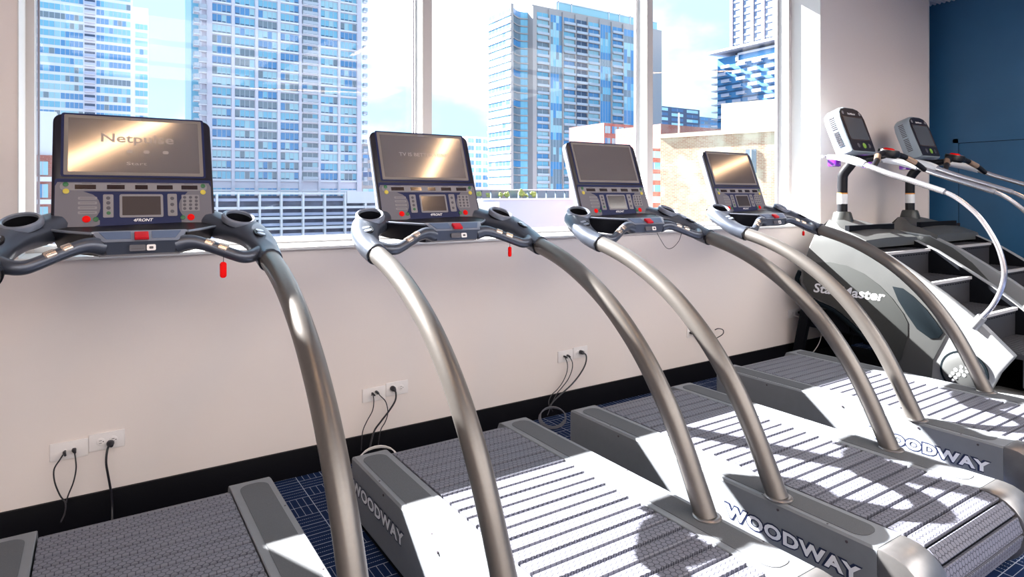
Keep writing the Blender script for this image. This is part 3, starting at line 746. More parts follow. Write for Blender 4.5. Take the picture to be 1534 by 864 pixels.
    MB().box(-0.315, 0.315, 2.44, 2.47, 0.3, 1.05).build('riser_panel', M_under, t)
    # top shroud sloping down from the pole to the first step
    sh = MB()
    def ring(y, hw, z0, z1, c): return [V(-hw, y, z0), V(-hw, y, z1 - c), V(-hw + c, y, z1), V(-0.09, y, z1 + 0.01), V(0.09, y, z1 + 0.01), V(hw - c, y, z1), V(hw, y, z1 - c), V(hw, y, z0)]
    sh.loft([ring(2.30, 0.375, 0.90, 0.955, 0.02), ring(2.40, 0.372, 0.90, 0.995, 0.03), ring(2.52, 0.34, 0.90, 1.03, 0.05), ring(2.62, 0.25, 0.88, 1.07, 0.07), ring(2.72, 0.16, 0.84, 1.07, 0.06), ring(2.77, 0.12, 0.75, 1.02, 0.05)])
    sh.build('top_shroud', M_smgrey, t, ang=40)
    MB().lathe([(0.085, 0), (0.075, 0.05), (0.062, 0.10), (0.055, 0.11)], Matrix.Translation((0, 2.665, 1.03)), 24).build('pole_boot', M_smdark, t)
    pole = MB().tube([(0, 2.665, 1.06), (0, 2.665, 1.36), (0, 2.655, 1.43), (0, 2.60, 1.50), (0, 2.57, 1.56)], 0.036, 20, smooth=4).build('pole', M_black, t)
    lb = MB().use(M_label).tube([(0, 2.665, 1.20), (0, 2.665, 1.275)], 0.0368, 20, smooth=1)
    lb.use(M_orange).tube([(0, 2.665, 1.275), (0, 2.665, 1.285)], 0.0368, 20, smooth=1); lb.build('warning_sticker', None, pole)
    # head
    T2 = math.radians(20); s2, c2 = math.sin(T2), math.cos(T2)
    def hf(u, s, d=0): return V(u, 2.498 + s * s2 - d * c2, 1.592 + s * c2 + d * s2)
    outl = []
    for x, y in [(-0.165, 0.0), (-0.15, -0.012), (0.15, -0.012), (0.165, 0.0), (0.172, 0.20), (0.172, 0.275), (0.155, 0.325), (0.12, 0.352), (0.06, 0.364), (-0.06, 0.364), (-0.12, 0.352), (-0.155, 0.325), (-0.172, 0.275), (-0.172, 0.20)]: outl.append((x, y))
    def sc(k): return [(x * k, (y - 0.18) * k + 0.18) for x, y in outl]
    hs = MB().loft([[hf(x, y, -0.135) for x, y in sc(0.86)], [hf(x, y, -0.125) for x, y in sc(0.95)], [hf(x, y, -0.10) for x, y in sc(1.0)], [hf(x, y, -0.012) for x, y in sc(1.0)], [hf(x, y, 0.0) for x, y in sc(0.965)]]).build('head_shell', mat('head_shell_grey', (0.26, 0.31, 0.35), 0.35, coat=0.2), t)
    fp = MB().prism(sc(0.93), 0.0, 0.004, lambda a, b, c: hf(a, b, c)).build('head_face', M_bezel, t)
    MB().prism(rrect(0.262, 0.182, 0.006, 3, 0.0, 0.185), 0.004, 0.0055, lambda a, b, c: hf(a, b, c)).build('screen', mat('screen_slate', (0.085, 0.09, 0.10), 0.25, coat=0.3), fp)
    bz = MB()
    for x0, x1, y0, y1 in ((-0.14, 0.14, 0.277, 0.283), (-0.14, 0.14, 0.087, 0.093), (-0.14, -0.134, 0.09, 0.28), (0.134, 0.14, 0.09, 0.28)):
        bz.prism([(x0, y0), (x1, y0), (x1, y1), (x0, y1)], 0.004, 0.0065, lambda a, b, c: hf(a, b, c))
    bz.build('screen_trim', mat('trim_brown', (0.06, 0.035, 0.03), 0.3), fp)
    lg = MB(); fit_text(lg, 'StairMaster', 0.11, 0.017, lambda a, b, c: hf(a, 0.306 + b, 0.0045), offset=0.02, shear=0.2); lg.build('logo', M_txtw, fp)
    for x, y, m, r in ((-0.115, 0.31, M_panel2, 0.014), (0.115, 0.31, M_panel2, 0.014), (0.02, 0.045, mat('button_lime', (0.22, 0.42, 0.05), 0.35), 0.022), (-0.06, 0.045, M_btn, 0.018), (0.09, 0.045, M_btn, 0.018)):
        c = hf(x, y, 0.004); Mx = Matrix(((1, 0, 0, c.x), (0, s2, -c2, c.y), (0, c2, s2, c.z), (0, 0, 0, 1)))
        MB().lathe([(r, 0), (r, 0.002), (r * .8, 0.003)], Mx, 18).build('button', m, fp)
    for s in (-1, 1):
        vn = MB()
        for k in range(16):
            yy = 0.065 + k * 0.0145 + (0.012 if k > 7 else 0)
            vn.prism([(yy, -0.085), (yy + 0.006, -0.085), (yy + 0.006, -0.045), (yy, -0.045)], s * 0.1705, s * 0.1735, lambda a, b, c: hf(c, a, b))
        vn.build('vent_slots', M_slot, hs)
    # handlebars: silver wings, sleeves, rails
    for s in (-1, 1):
        x = s * 0.375
        rl = [(2.60, 1.545), (2.47, 1.528), (2.34, 1.492), (2.164, 1.418), (1.98, 1.350), (1.813, 1.287)]
        rail = MB().tube([(x * (0.80 if i == 0 else 0.93 if i == 1 else 1), a, b) for i, (a, b) in enumerate(rl)], 0.019, 16, smooth=4).build('hand_rail', M_railg if False else M_rail, t)
        cv = [(1.818, 1.289), (1.76, 1.258), (1.698, 1.210), (1.63, 1.140), (1.57, 1.045), (1.525, 0.94), (1.503, 0.82), (1.52, 0.715), (1.565, 0.61), (1.63, 0.52)]
        MB().tube([(x, a, b) for a, b in cv], 0.0145, 14, smooth=4).build('rail_bend', M_rail, rail)
        MB().tube([(x, 1.612, 0.545), (x, 1.66, 0.475)], [0.026, 0.030], 18, smooth=1).build('rail_socket', M_smlight, rail)
        MB().tube([(x * 0.80, 2.60, 1.545), (x * 0.93, 2.47, 1.530), (x, 2.36, 1.500), (x, 2.30, 1.476)], [0.010, 0.026, 0.029, 0.024], 16, smooth=4).build('rail_sleeve', M_railg, rail)
        MB().tube([(s * 0.10, 2.60, 1.560), (s * 0.22, 2.665, 1.556), (s * 0.33, 2.66, 1.552), (s * 0.36, 2.60, 1.545)], [0.014, 0.013, 0.010, 0.010], 12, rv=[0.008] * 4, smooth=4).build('wing_bar', M_rail, t)
        ah = MB().tube([(s * 0.365, 2.25, 1.455), (s * 0.28, 2.27, 1.50), (s * 0.18, 2.31, 1.548), (s * 0.07, 2.33, 1.566)], [0.018, 0.020, 0.020, 0.022], 16, smooth=4).build('cross_arm', M_black, t)
        MB().tube([(s * 0.27, 2.272, 1.506), (s * 0.20, 2.302, 1.540)], 0.0215, 16, smooth=1).build('pulse_sensor', M_copper, ah)
        MB().box(min(s * 0.20, s * 0.27), max(s * 0.20, s * 0.27), 2.56, 2.63, 1.475, 1.54, 0.014).build('cup_holder', M_purple, t)
    pod = MB().loft([[V(0.085 * math.cos(a) * k, 2.325 + 0.068 * math.sin(a) * k + dy, z + 0.22 * 0.068 * math.sin(a) * k) for a in [2 * PI * i / 28 for i in range(28)]] for k, z, dy in ((0.6, 1.535, 0), (0.95, 1.552, 0), (1.0, 1.575, 0), (0.92, 1.592, 0))]).build('button_pod', M_black, t)
    MB().loft([[V(0.082 * math.cos(a) * k, 2.325 + 0.064 * math.sin(a) * k, z + 0.22 * 0.064 * math.sin(a) * k) for a in [2 * PI * i / 28 for i in range(28)]] for k, z in ((0.9, 1.590), (0.88, 1.5945))]).build('pod_face', mat('pod_brown', (0.16, 0.085, 0.06), 0.3, metal=0.3), pod)
    MB().loft([[V(0.040 * math.cos(a) * k, 2.325 + 0.034 * math.sin(a) * k, z + 0.22 * 0.034 * math.sin(a) * k) for a in [2 * PI * i / 24 for i in range(24)]] for k, z in ((1, 1.592), (1, 1.601), (0.7, 1.606))]).build('stop_button', M_red, pod)
    MB().tube([(0, 2.60, 1.53), (0, 2.47, 1.535), (0, 2.36, 1.55)], [0.05, 0.04, 0.035], 16, rv=[0.035, 0.026, 0.018], smooth=3).build('head_bracket', M_black, t)
    # rear frame: legs and braces by the wall
    lg = MB()
    for x in (-0.33, 0.33):
        lg.hexa([V(x - .022, 2.80, 0.0), V(x + .022, 2.80, 0.0), V(x + .022, 2.87, 0.0), V(x - .022, 2.87, 0.0), V(x - .022, 2.70, 0.50), V(x + .022, 2.70, 0.50), V(x + .022, 2.77, 0.50), V(x - .022, 2.77, 0.50)])
    lg.box(-0.33, 0.33, 2.74, 2.78, 0.30, 0.345); lg.box(-0.36, 0.36, 1.55, 2.87, 0.0, 0.045, 0.004)
    lg.box(-0.30, -0.24, 2.3, 2.75, 0.28, 0.42)
    lg.build('base_frame', M_under, t)
    MB().tube([(-0.378, 2.775, 0.70), (-0.378, 2.80, 0.62), (-0.378, 2.74, 0.535), (-0.378, 2.66, 0.488), (-0.378, 2.52, 0.445), (-0.378, 2.38, 0.355), (-0.378, 2.27, 0.27)], 0.017, 12, smooth=4).build('edge_bumper', M_smblue, t)
    return t
ST = make_stair()
st2 = copy_tree(ST)
ST.location = (4.765 * RS, 0, 0); st2.location = (5.815 * RS, 0, 0)
ST.scale = st2.scale = (RS, RS, RS)
ST['label'] = 'nearer stair climber, its lettered grey side and round dotted cap facing us'
st2['label'] = 'farther stair climber standing against the navy wall, partly behind the other one'

# ------------------------------------------------------------------ sockets and cords on the wall
def outlet(x0, x1, z, label, kind):
    x0, x1, z = x0 * RS, x1 * RS, z * RS
    t = thing('wall_outlet', label, 'wall outlet', ((x0 + x1) / 2, WALL, z), 0, 'white wall outlets above the baseboard')
    w, h = x1 - x0, 0.070
    MB().box(-w / 2, w / 2, -0.007, 0, -h / 2, h / 2, 0.003).build('cover_plate', M_plate, t)
    for sx_ in ((-0.022, 0.022) if kind != 'data' else (-0.014, 0.016)):
        r = 0.0155 if kind != 'data' else 0.007
        s_ = MB().use(M_plate).lathe([(r, 0), (r, 0.0022), (r * .9, 0.003)], Matrix.Translation((sx_, -0.0068, 0)) @ Matrix.Rotation(PI / 2, 4, 'X'), 20)
        s_.use(M_slot)
        if kind != 'data':
            s_.box(sx_ - 0.006, sx_ + 0.004, -0.0102, -0.0097, 0.004, 0.0062); s_.box(sx_ - 0.006, sx_ + 0.004, -0.0102, -0.0097, -0.0062, -0.004)
            s_.lathe([(0.0022, 0), (0.0022, 0.0004)], Matrix.Translation((sx_ + 0.009, -0.0098, 0)) @ Matrix.Rotation(PI / 2, 4, 'X'), 8)
        else: s_.lathe([(0.004, 0), (0.004, 0.0006)], Matrix.Translation((sx_, -0.0098, 0)) @ Matrix.Rotation(PI / 2, 4, 'X'), 10)
        s_.build('socket', None, t)
    return t
def wp(u, v, d=0.0):                      # a point on (or d in front of) the window wall
    y = WALL - d; x = xat(u, y); return (x, y, zat(v, x, y))
def cord(pts, r, label, plug=None, m=M_cord, name='power_cord', cat='cord'):
    t = thing(name, label, cat, pts[0])
    p0 = Vector(pts[0])
    MB().tube([Vector(p) - p0 for p in pts], r, 8, smooth=5).build('cable', m, t)
    if plug:
        a, b = plug
        MB().tube([(0, 0.010, 0), (0, -0.006, 0), (0.004, -0.02, -0.006)], [a, a, r * 1.3], 12, rv=[b, b, r * 1.3], smooth=3).build('plug', m, t)
    return t
outlet(-0.151, -0.031, 0.303, 'white data outlet at the far left, low on the wall, two thin cables plugged in', 'data')
outlet(-0.030, 0.088, 0.3135, 'white power outlet at the far left of the wall, right of the data outlet', 'power')
outlet(1.055, 1.172, 0.307, 'white data outlet between the first and second treadmills', 'data')
outlet(1.173, 1.290, 0.3165, 'white power outlet between the first and second treadmills', 'power')
outlet(2.225, 2.335, 0.328, 'white data outlet between the second and third treadmills', 'data')
outlet(2.336, 2.446, 0.336, 'white power outlet between the second and third treadmills', 'power')
outlet(3.315, 3.43, 0.341, 'white outlet between the third and fourth treadmills, half hidden by a handrail', 'power')
outlet(4.455, 4.60, 0.350, 'white outlet at the right beside the black leg of the stair climber', 'power')
def wc(lst, r, label, plug=None, m=M_cord, name='power_cord'):
    pts = [wp(u, v, d) for u, v, d in lst]; return cord(pts, r, label, plug, m, name)
wc([(96.5, 678, .016), (90, 688, .03), (81, 703, .04), (82, 722, .045), (90, 742, .05), (98, 753, .055), (97, 768, .09), (91, 782, .15)], .0028, 'thin black cable bowing left from the far left data outlet', (.006, .006), name='data_cable')
wc([(111, 674, .016), (113, 686, .03), (114, 702, .04), (110, 722, .045), (102, 742, .05), (99, 753, .055)], .0028, 'thin black cable bowing right from the far left data outlet', (.008, .007), name='data_cable')
wc([(165.5, 664, .018), (161, 673, .035), (159, 692, .045), (162, 712, .045), (166, 735, .045), (168, 760, .05), (168, 790, .09)], .0045, 'thick black power cord dropping from the far left power outlet', (.014, .012))
wc([(558.5, 589.5, .016), (560, 600, .03), (558, 615, .04), (549, 632, .045), (543, 648, .045), (541, 675, .06)], .0026, 'thin black cable curving left below the second pair of outlets', (.005, .005), name='data_cable')
wc([(564.5, 587, .016), (570, 593, .03), (578, 602, .04), (581, 618, .045), (577, 632, .045), (570, 645, .045), (566, 672, .06)], .0026, 'thin black cable curving right below the second pair of outlets', (.007, .006), name='data_cable')
wc([(589, 582, .018), (593, 588, .035), (592, 600, .045), (583, 615, .05), (570, 632, .05), (560, 647, .05), (553, 675, .08)], .0045, 'thick black power cord below the second pair of outlets', (.014, .013))
wc([(846, 534, .016), (850, 545, .03), (849, 558, .04), (843, 572, .045), (835, 583, .05), (826, 592, .05), (822, 604, .06), (828, 616, .10)], .0028, 'left thin black cable below the third pair of outlets', (.006, .006), name='data_cable')
wc([(851, 532.5, .016), (857, 541, .03), (857, 553, .04), (851, 568, .045), (842, 580, .05), (834, 590, .055), (826, 606, .07), (820, 622, .10)], .0028, 'right thin black cable below the third pair of outlets', (.006, .006), name='data_cable')
wc([(871, 527.5, .018), (878, 532, .035), (877, 545, .045), (869, 560, .05), (857, 575, .055), (843, 588, .06), (830, 600, .07), (821, 612, .09)], .0045, 'thick black power cord below the third pair of outlets', (.014, .012))
wc([(1036, 498.5, .018), (1044, 502, .04), (1052, 506, .05), (1062, 512, .05), (1074, 506, .05), (1083, 500, .05), (1083, 494, .045), (1076, 492, .045), (1071, 494, .04)], .0035, 'black cord curling behind the handrail of the third treadmill', (.012, .010))
wc([(1198, 468, .018), (1206, 469, .03), (1214, 472, .04)], .004, 'short black plug and cord by the stair climber leg', (.014, .010))
wc([(1186, 471, .018), (1200, 476, .06), (1216, 484, .12), (1227, 492, .16), (1230, 503, .18), (1226, 516, .2), (1217, 529, .22)], .0035, 'white cord hanging in a curve beside the stair climber leg', None, M_cordw)
# loose coils on the floor behind the treadmills
def coil(u, v, label, m, r0, n=3):
    x, y = xat(u, WALL - 0.16), WALL - 0.16
    pts = []
    for k in range(n * 10):
        a = 2 * PI * k / 10; rr = r0 * (1 - 0.06 * (k / 10)); pts.append((x + rr * 1.4 * math.cos(a), y + 0.6 * rr * math.sin(a), 0.006 + 0.005 * (k // 10) + 0.09 * (0.5 + 0.5 * math.sin(a))))
    tag(MB().tube(pts, 0.0032, 7, smooth=2).build('cable_coil', m), label, 'cable')
coil(566, 690, 'grey cable coiled on the floor below the second pair of outlets', M_cordw, 0.075)
coil(828, 612, 'dark cable coiled on the floor below the third pair of outlets', mat('cord_grey', (0.10, 0.10, 0.12), 0.5), 0.07)

# ------------------------------------------------------------------ the city beyond the windows
class Tower:
    """one building as a thing; windows and balconies are parts, beyond 90 of them the rest is one part"""
    def __init__(s, label, x, y, z0, rz=0, cat='building', group=None):
        s.t = thing('tower_building', label, cat, (x, y, z0), rz, group); s.n = {}; s.rest = {}
    def cap(s, nm, fn, mats, prio=True):
        k = s.n.get(nm, 0)
        if k < 90 and prio:
            mb = MB(); fn(mb); mb.build(nm, None, s.t); s.n[nm] = k + 1
        else: s.rest.setdefault(nm, []).append(fn)
    def done(s):
        for nm, fs in s.rest.items():
            mb = MB()
            for f in fs: f(mb)
            o = mb.build(nm, None, s.t); o['kind'] = 'stuff'
    def box(s, nm, m, *a, **k):
        return MB().box(*a, **k).build(nm, m, s.t)

def win_fn(x0, x1, y, z0, z1, n, gm, vent=True, axis='x', sgn=-1, depth=0.12, seed=0):
    """n panes with mullions standing on the facade plane; axis x: faces -y, axis y: faces -x"""
    rnd = random.Random(seed)
    vents = [rnd.random() < 0.7 for _ in range(n)]; g2 = [gm if rnd.random() < 0.75 else rnd.choice(M_gl[:4]) for _ in range(n)]
    def P(a, b, c): return (a, b, c) if axis == 'x' else (b, a, c)
    def bx(mb, a0, a1, d0, d1, c0, c1):
        if axis == 'x': mb.box(a0, a1, y - d1, y - d0, c0, c1)
        else: mb.box(y - d1, y - d0, a0, a1, c0, c1)
    def f(mb):
        w = (x1 - x0) / n
        for i in range(n):
            mb.use(g2[i]); bx(mb, x0 + i * w, x0 + (i + 1) * w, 0, depth * .5, z0, z1)
            if vent and vents[i]: mb.use(M_vent); bx(mb, x0 + (i + .12) * w, x0 + (i + .88) * w, depth * .5, depth * .75, z0 + .05, z0 + (z1 - z0) * .16)
        mb.use(M_mull)
        for i in range(1, n): bx(mb, x0 + i * w - .08, x0 + i * w + .08, depth * .5, depth, z0, z1)
    return f
def balc_fn(x0, x1, y, z, d=1.2, h=1.0, m=M_conc, axis='x', rail=M_mull):
    def bx(mb, a0, a1, d0, d1, c0, c1):
        if axis == 'x': mb.box(a0, a1, y - d1, y - d0, c0, c1)
        else: mb.box(y - d1, y - d0, a0, a1, c0, c1)
    def f(mb):
        mb.use(m); bx(mb, x0, x1, 0, d, z - .22, z)
        mb.use(rail); bx(mb, x0, x1, d - .06, d, z + .1, z + h); bx(mb, x0, x0 + .06, 0, d, z + .1, z + h); bx(mb, x1 - .06, x1, 0, d, z + .1, z + h)
    return f
def pickglass(k, j, light=.5):
    r = random.random()
    return M_gl[0] if r < .25 else M_gl[1] if r < .62 else M_gl[2] if r < .85 else M_gl[3]
BASE = -26

# B2: the big pale tower in the first window
Y = 190.0
xx = lambda u: xat(u, Y)
cxb = (xx(302) + xx(541)) / 2
b2 = Tower('big pale residential tower with blue window bands, filling the middle of the left window', cxb, Y, BASE)
ZZ = lambda z: z - BASE
b2.box('wall', M_conc2, xx(302) - cxb, xx(541) - cxb, 0, 26, ZZ(-8), ZZ(74))
bays = [(318, 345.7), (352, 381), (387, 414.3), (420.5, 446.8), (480.5, 505), (510, 533.5)]
pz = 2.875
jobs = []
for k in range(-7, 18):
    zb = 52.0 - pz * k
    for j, (u0, u1) in enumerate(bays):
        if zb < 4: continue
        jobs.append((k < 0, win_fn(xx(u0) - cxb, xx(u1) - cxb, 0, ZZ(zb), ZZ(zb + 2.02), 4, pickglass(k, j), seed=k * 9 + j)))
    if zb > 4:
        jobs.append((k < 0, win_fn(xx(452.5) - cxb, xx(475.5) - cxb, 0, ZZ(zb), ZZ(zb + 2.2), 3, M_gl[3], seed=k * 19)))
        b2.cap('balcony', balc_fn(xx(452.5) - cxb, xx(475.5) - cxb, 0, ZZ(zb - .1), 1.0), None, k >= 0)
        b2.cap('balcony', balc_fn(xx(297) - cxb, xx(309) - cxb, 0, ZZ(zb - .1), 1.6, 1.1), None, k >= 0)
        b2.cap('balcony', balc_fn(xx(286.5) - cxb - .3, xx(293) - cxb, -6, ZZ(zb - .1), 2.6, 1.1), None, k >= 0)
        b2.cap('balcony', balc_fn(xx(539) - cxb, xx(544.5) - cxb, -2, ZZ(zb - .1), 1.6, 1.1), None, k >= 0)
    b2.box('floor_band', M_conc, xx(310) - cxb, xx(541) - cxb, -0.38, 0.0, ZZ(zb - .62), ZZ(zb - .12))
for hid, f in jobs: b2.cap('window', f, None, not hid)
for u0, u1 in ((309, 317.5), (346.5, 351.2), (381.8, 386.2), (415, 419.8), (447.5, 451.8), (476.2, 479.8), (505.8, 509.4), (534.2, 541)):
    b2.box('pier', M_conc2, xx(u0) - cxb, xx(u1) - cxb, -0.5, 0.0, ZZ(-6), ZZ(74))
b2.box('side_wing', M_gl[1], xx(290) - cxb, xx(302) - cxb, 5, 20, ZZ(-8), ZZ(74))
for u0, u1 in bays: b2.cap('window', win_fn(xx(u0) - cxb, xx(u1) - cxb, 0, ZZ(-1.0), ZZ(3.4), 4, M_gl[1]), None)
b2.done()

# parking garage in front of it
Yg = 172.0; xg = lambda u: xat(u, Yg)
cxg = xg(440)
gar = thing('parking_garage', 'white open-deck parking garage at the foot of the big pale tower', 'parking garage', (cxg, Yg, BASE))
def gz(v, u=440): return zat(v, xg(u), Yg) - BASE
gtop = gz(287.5)
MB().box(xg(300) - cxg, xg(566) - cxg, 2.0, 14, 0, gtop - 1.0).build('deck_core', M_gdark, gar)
for u0 in [319, 343, 373.5 - 0, 404.5, 421.4 + 0][:0]: pass
cols = [325, 357, 389, 421.4, 454, 486.4, 516.8, 547]
for u in cols: MB().box(xg(u - 1.4) - cxg, xg(u + 1.4) - cxg, -0.5, 1.0, 0, gtop).build('column', M_gar, gar)
pitch = 15.4 / CF * (xg(440) * CS + Yg * CC)
for k in range(8):
    z = gtop - (0.2 if k == 0 else 0.4) - k * pitch - (0.9 if k > 0 else 0)
    MB().box(xg(300) - cxg, xg(566) - cxg, -0.2, 2.2, z - 0.45, z + 0.2).build('deck_slab', M_gar, gar)
    MB().box(xg(300) - cxg, xg(566) - cxg, 0.4, 0.6, z - 0.0 - 2.2, z - 0.45 - 1.0).build('deck_rail', M_lilac, gar)
MB().box(xg(519) - cxg, xg(562) - cxg, -0.6, 0.3, gz(304, 540), gtop + 0.2).build('blank_panel', M_gar, gar)
tag(gar, 'white open-deck parking garage at the foot of the big pale tower')

# B1: tower at the far left
Y = 230.0; xx = lambda u: xat(u, Y); cxb = xx(140)
b1 = Tower('pale blue glass tower at the far left edge of the window', cxb, Y, BASE)
b1.box('wall', M_conc, xx(20) - cxb, xx(199) - cxb, 0, 30, ZZ(-10), ZZ(90))
b1.box('wall', M_conc, xx(198) - cxb, xx(222.5) - cxb, 1.0, 24, ZZ(-10), zat(10, xx(210), Y) - BASE)
for k in range(-6, 20):
    zb = 51.0 - 2.62 * k
    pr = k >= -1
    for u0, u1, n in ((30, 90, 7), (91, 124.5, 5), (144.5, 156, 2), (156.5, 195.5, 6)):
        b1.cap('window', win_fn(xx(u0) - cxb, xx(u1) - cxb, 0, ZZ(zb), ZZ(zb + 1.72), n, M_gl[2] if u0 == 144.5 else pickglass(k, 0), vent=False, seed=k * 5 + n), None, pr)
    if k > -2: b1.cap('window', win_fn(xx(203) - cxb, xx(221.5) - cxb, 1.0, ZZ(zb), ZZ(zb + 1.72), 3, M_gl[random.choice((0, 1))], vent=False, seed=k), None, pr)
    b1.cap('balcony', lambda mb, z=zb, a=xx(126.5) - cxb, b=xx(142.5) - cxb: mb.use(M_vent).box(a, b, -0.05, 0.1, ZZ(z + .3), ZZ(z + 1.72)).use(M_conc2).box(a, b, -1.0, 0.0, ZZ(z - .25), ZZ(z)).use(M_lilac).box(a, b, -1.0, -0.9, ZZ(z), ZZ(z + .85)), None, pr)
b1.done()
# red and white building low at the far left
Y = 110.0; xx = lambda u: xat(u, Y); cxb = xx(65)
rb = Tower('red brick building with white window bands low at the far left of the window', cxb, Y, BASE)
rb.box('wall', M_brickred, xx(20) - cxb, xx(78) - cxb, 0, 12, 0, zat(232, xx(60), Y) - BASE)
rb.box('wall', M_conc, xx(30) - cxb, xx(84) - cxb, 1, 12, 0, zat(165, xx(60), Y) - BASE)
for k in range(5):
    z = zat(262 + 34 * k, xx(60), Y) - BASE
    rb.cap('window', win_fn(xx(56) - cxb, xx(72) - cxb, 0, z, z + 1.9, 2, M_gl[0], vent=False, seed=k), None)
    rb.box('floor_band', M_conc, xx(50) - cxb, xx(78) - cxb, -0.3, 0, z - 0.9, z - 0.25)
rb.done()

# B3: the tower seen at its corner in the second window
Xc, Yc = 136.0, 208.6
b3 = Tower('tall corner tower with rows of balconies and a glass roof screen in the middle window', Xc, Yc, BASE)
top3 = ZZ(77.0)
xl = lambda u: xat(u, Yc) - Xc
LY = yat(731, Xc) - Yc           # depth of the left face
b3.box('wall', M_conct, 0.0, 1.2, 0, LY, 0, top3)
b3.box('wall', M_conct, 1.2, xl(801.5), 4.5, LY, 0, top3 - 1)
b3.box('wall', M_conct, xl(797), 84.0, 0, LY, 0, top3 + 1.2)
for k in range(26):
    zt = top3 - 1.6 - 3.02 * k
    zb = zt - 1.9
    if zb < ZZ(0): break
    b3.cap('window', win_fn(0.8, LY - .6, 0.0, zb, zt, 6, M_gl[(2, 1, 2, 0, 2, 1, 1, 0)[k % 8]], vent=False, axis='y', seed=k), None)
    b3.box('floor_band', M_conc, -0.35, 0.0, 0.0, LY, zb - 1.0, zb - 0.1)
    # curved glass recess
    def rec(mb, zb=zb, zt=zt, g=M_gl[3 if k % 4 else 2]):
        x0, x1 = 1.2, xl(797); n = 6
        pts = [(x0 + (x1 - x0) * i / n, 0.3 + 3.6 * math.sin(PI * i / n * 0.72)) for i in range(n + 1)]
        for i in range(n):
            (xa, ya), (xb, yb) = pts[i], pts[i + 1]
            mb.use(g if i < 4 else M_gl[1]); mb.hexa([(xa, ya, zb - .3), (xb, yb, zb - .3), (xb, yb + .2, zb - .3), (xa, ya + .2, zb - .3), (xa, ya, zt + .3), (xb, yb, zt + .3), (xb, yb + .2, zt + .3), (xa, ya + .2, zt + .3)])
            mb.use(M_conct); mb.hexa([(xa, ya - .35, zb - .75), (xb, yb - .35, zb - .75), (xb, yb + .2, zb - .75), (xa, ya + .2, zb - .75), (xa, ya - .35, zb - .3), (xb, yb - .35, zb - .3), (xb, yb + .2, zb - .3), (xa, ya + .2, zb - .3)])
    mbk = MB(); rec(mbk); mbk.build('glazed_bay', None, b3.t)
    for u0, u1, kind in ((803.5, 821, 'b'), (824, 841.5, 'w'), (843.6, 860.5, 'b'), (862.5, 878.6, 'd'), (880.6, 896.6, 'b'), (898.6, 914.6, 'w'), (916.6, 931.8, 'b'), (933.8, 955, 'w')):
        if kind == 'w':
            b3.cap('window', win_fn(xl(u0), xl(u1), 0.0, zb - .9, zt + .2, 4, M_gl[2] if k % 4 == 0 else pickglass(k, 0), vent=False, seed=k * 3 + int(u0)), None)
        else:
            def bay(mb, a=xl(u0), b=xl(u1), zb=zb, zt=zt, dk=(kind == 'd'), g=pickglass(k, 1)):
                mb.use(M_vent if dk else g).box(a, b, -0.02, 0.1, zb - .2, zt + .2)
                mb.use(M_conct).box(a, b, -0.9, 0.0, zb - .95, zb - .7)
                mb.use(M_mull).box(a, b, -0.95, -0.88, zb - .7, zb + .2)
                mb.use(M_mull).box((a + b) / 2 - .1, (a + b) / 2 + .1, -0.06, -0.02, zb - .2, zt + .2)
            b3.cap('balcony', bay, None)
for u0, u1 in ((797, 803), (821.4, 823.6), (841.8, 843.3), (860.8, 862.2), (878.9, 880.3), (896.9, 898.3), (914.9, 916.3), (932.1, 933.5)):
    b3.box('pier', M_conct, xl(u0), xl(u1), -0.6, 0.0, ZZ(2), top3 + .4)
b3.box('roof_screen', M_gl[0], xl(840), 84, 3.0, 3.2, top3 + 1.2, top3 + 5.6)
for u in (842, 862, 918, 934, 950): b3.box('screen_post', M_conc, xl(u), xl(u) + .4, 2.7, 3.1, top3 + 1.2, top3 + 6.2)
b3.box('screen_rail', M_conc, xl(840), 84, 2.7, 3.0, top3 + 5.4, top3 + 5.8)
b3.done()
# podium with trees below it
Y = 150.0; xx = lambda u: xat(u, Y); cxb = xx(790)
pod = thing('podium_building', 'low glazed podium with small trees at the foot of the corner tower', 'building', (cxb, Y, BASE))
MB().box(xx(700) - cxb, xx(960) - cxb, 0, 12, 0, zat(297, xx(790), Y) - BASE).build('wall', M_conc, pod)
for u in range(722, 958, 14):
    MB().use(M_gl[3]).box(xx(u) - cxb, xx(u + 12) - cxb, 5.0, 6.0, zat(297, xx(790), Y) - BASE, zat(285, xx(790), Y) - BASE).build('window', None, pod)
MB().box(xx(715) - cxb, xx(958) - cxb, 4.6, 6.4, zat(285, xx(790), Y) - BASE, zat(283, xx(790), Y) - BASE).build('canopy', M_conc, pod)
for i, u in enumerate((724, 738, 757, 766, 789, 796, 807)):
    x, z0 = xx(u), zat(297, xx(790), Y) + 0.02; r0 = (0.9, .8, .8, .9, 1.2, .6, 1.0)[i]
    tr = thing('small_tree', 'small yellow-green tree on the podium edge below the corner tower', 'tree', (x, Y + 2.4, z0), 0, 'small trees along the podium edge')
    cr = MB(); rnd = random.Random(i)
    for j in range(9):
        c = V(rnd.uniform(-.6, .6) * r0, rnd.uniform(-.4, .4) * r0, r0 * 1.1 + rnd.uniform(-.5, .6) * r0); rr = r0 * rnd.uniform(.35, .6)
        cr.loft([[c + V(rr * math.sin(p) * math.cos(a), rr * math.sin(p) * math.sin(a), -rr * math.cos(p)) * rnd.uniform(.85, 1.1) for a in [2 * PI * q / 7 for q in range(7)]] for p in (0.25, .9, 1.57, 2.3, 2.9)])
    cr.build('crown', M_tree, tr); MB().tube([(0, 0, 0), (0, 0, r0)], .09, 6, smooth=1).build('trunk', M_conct, tr)
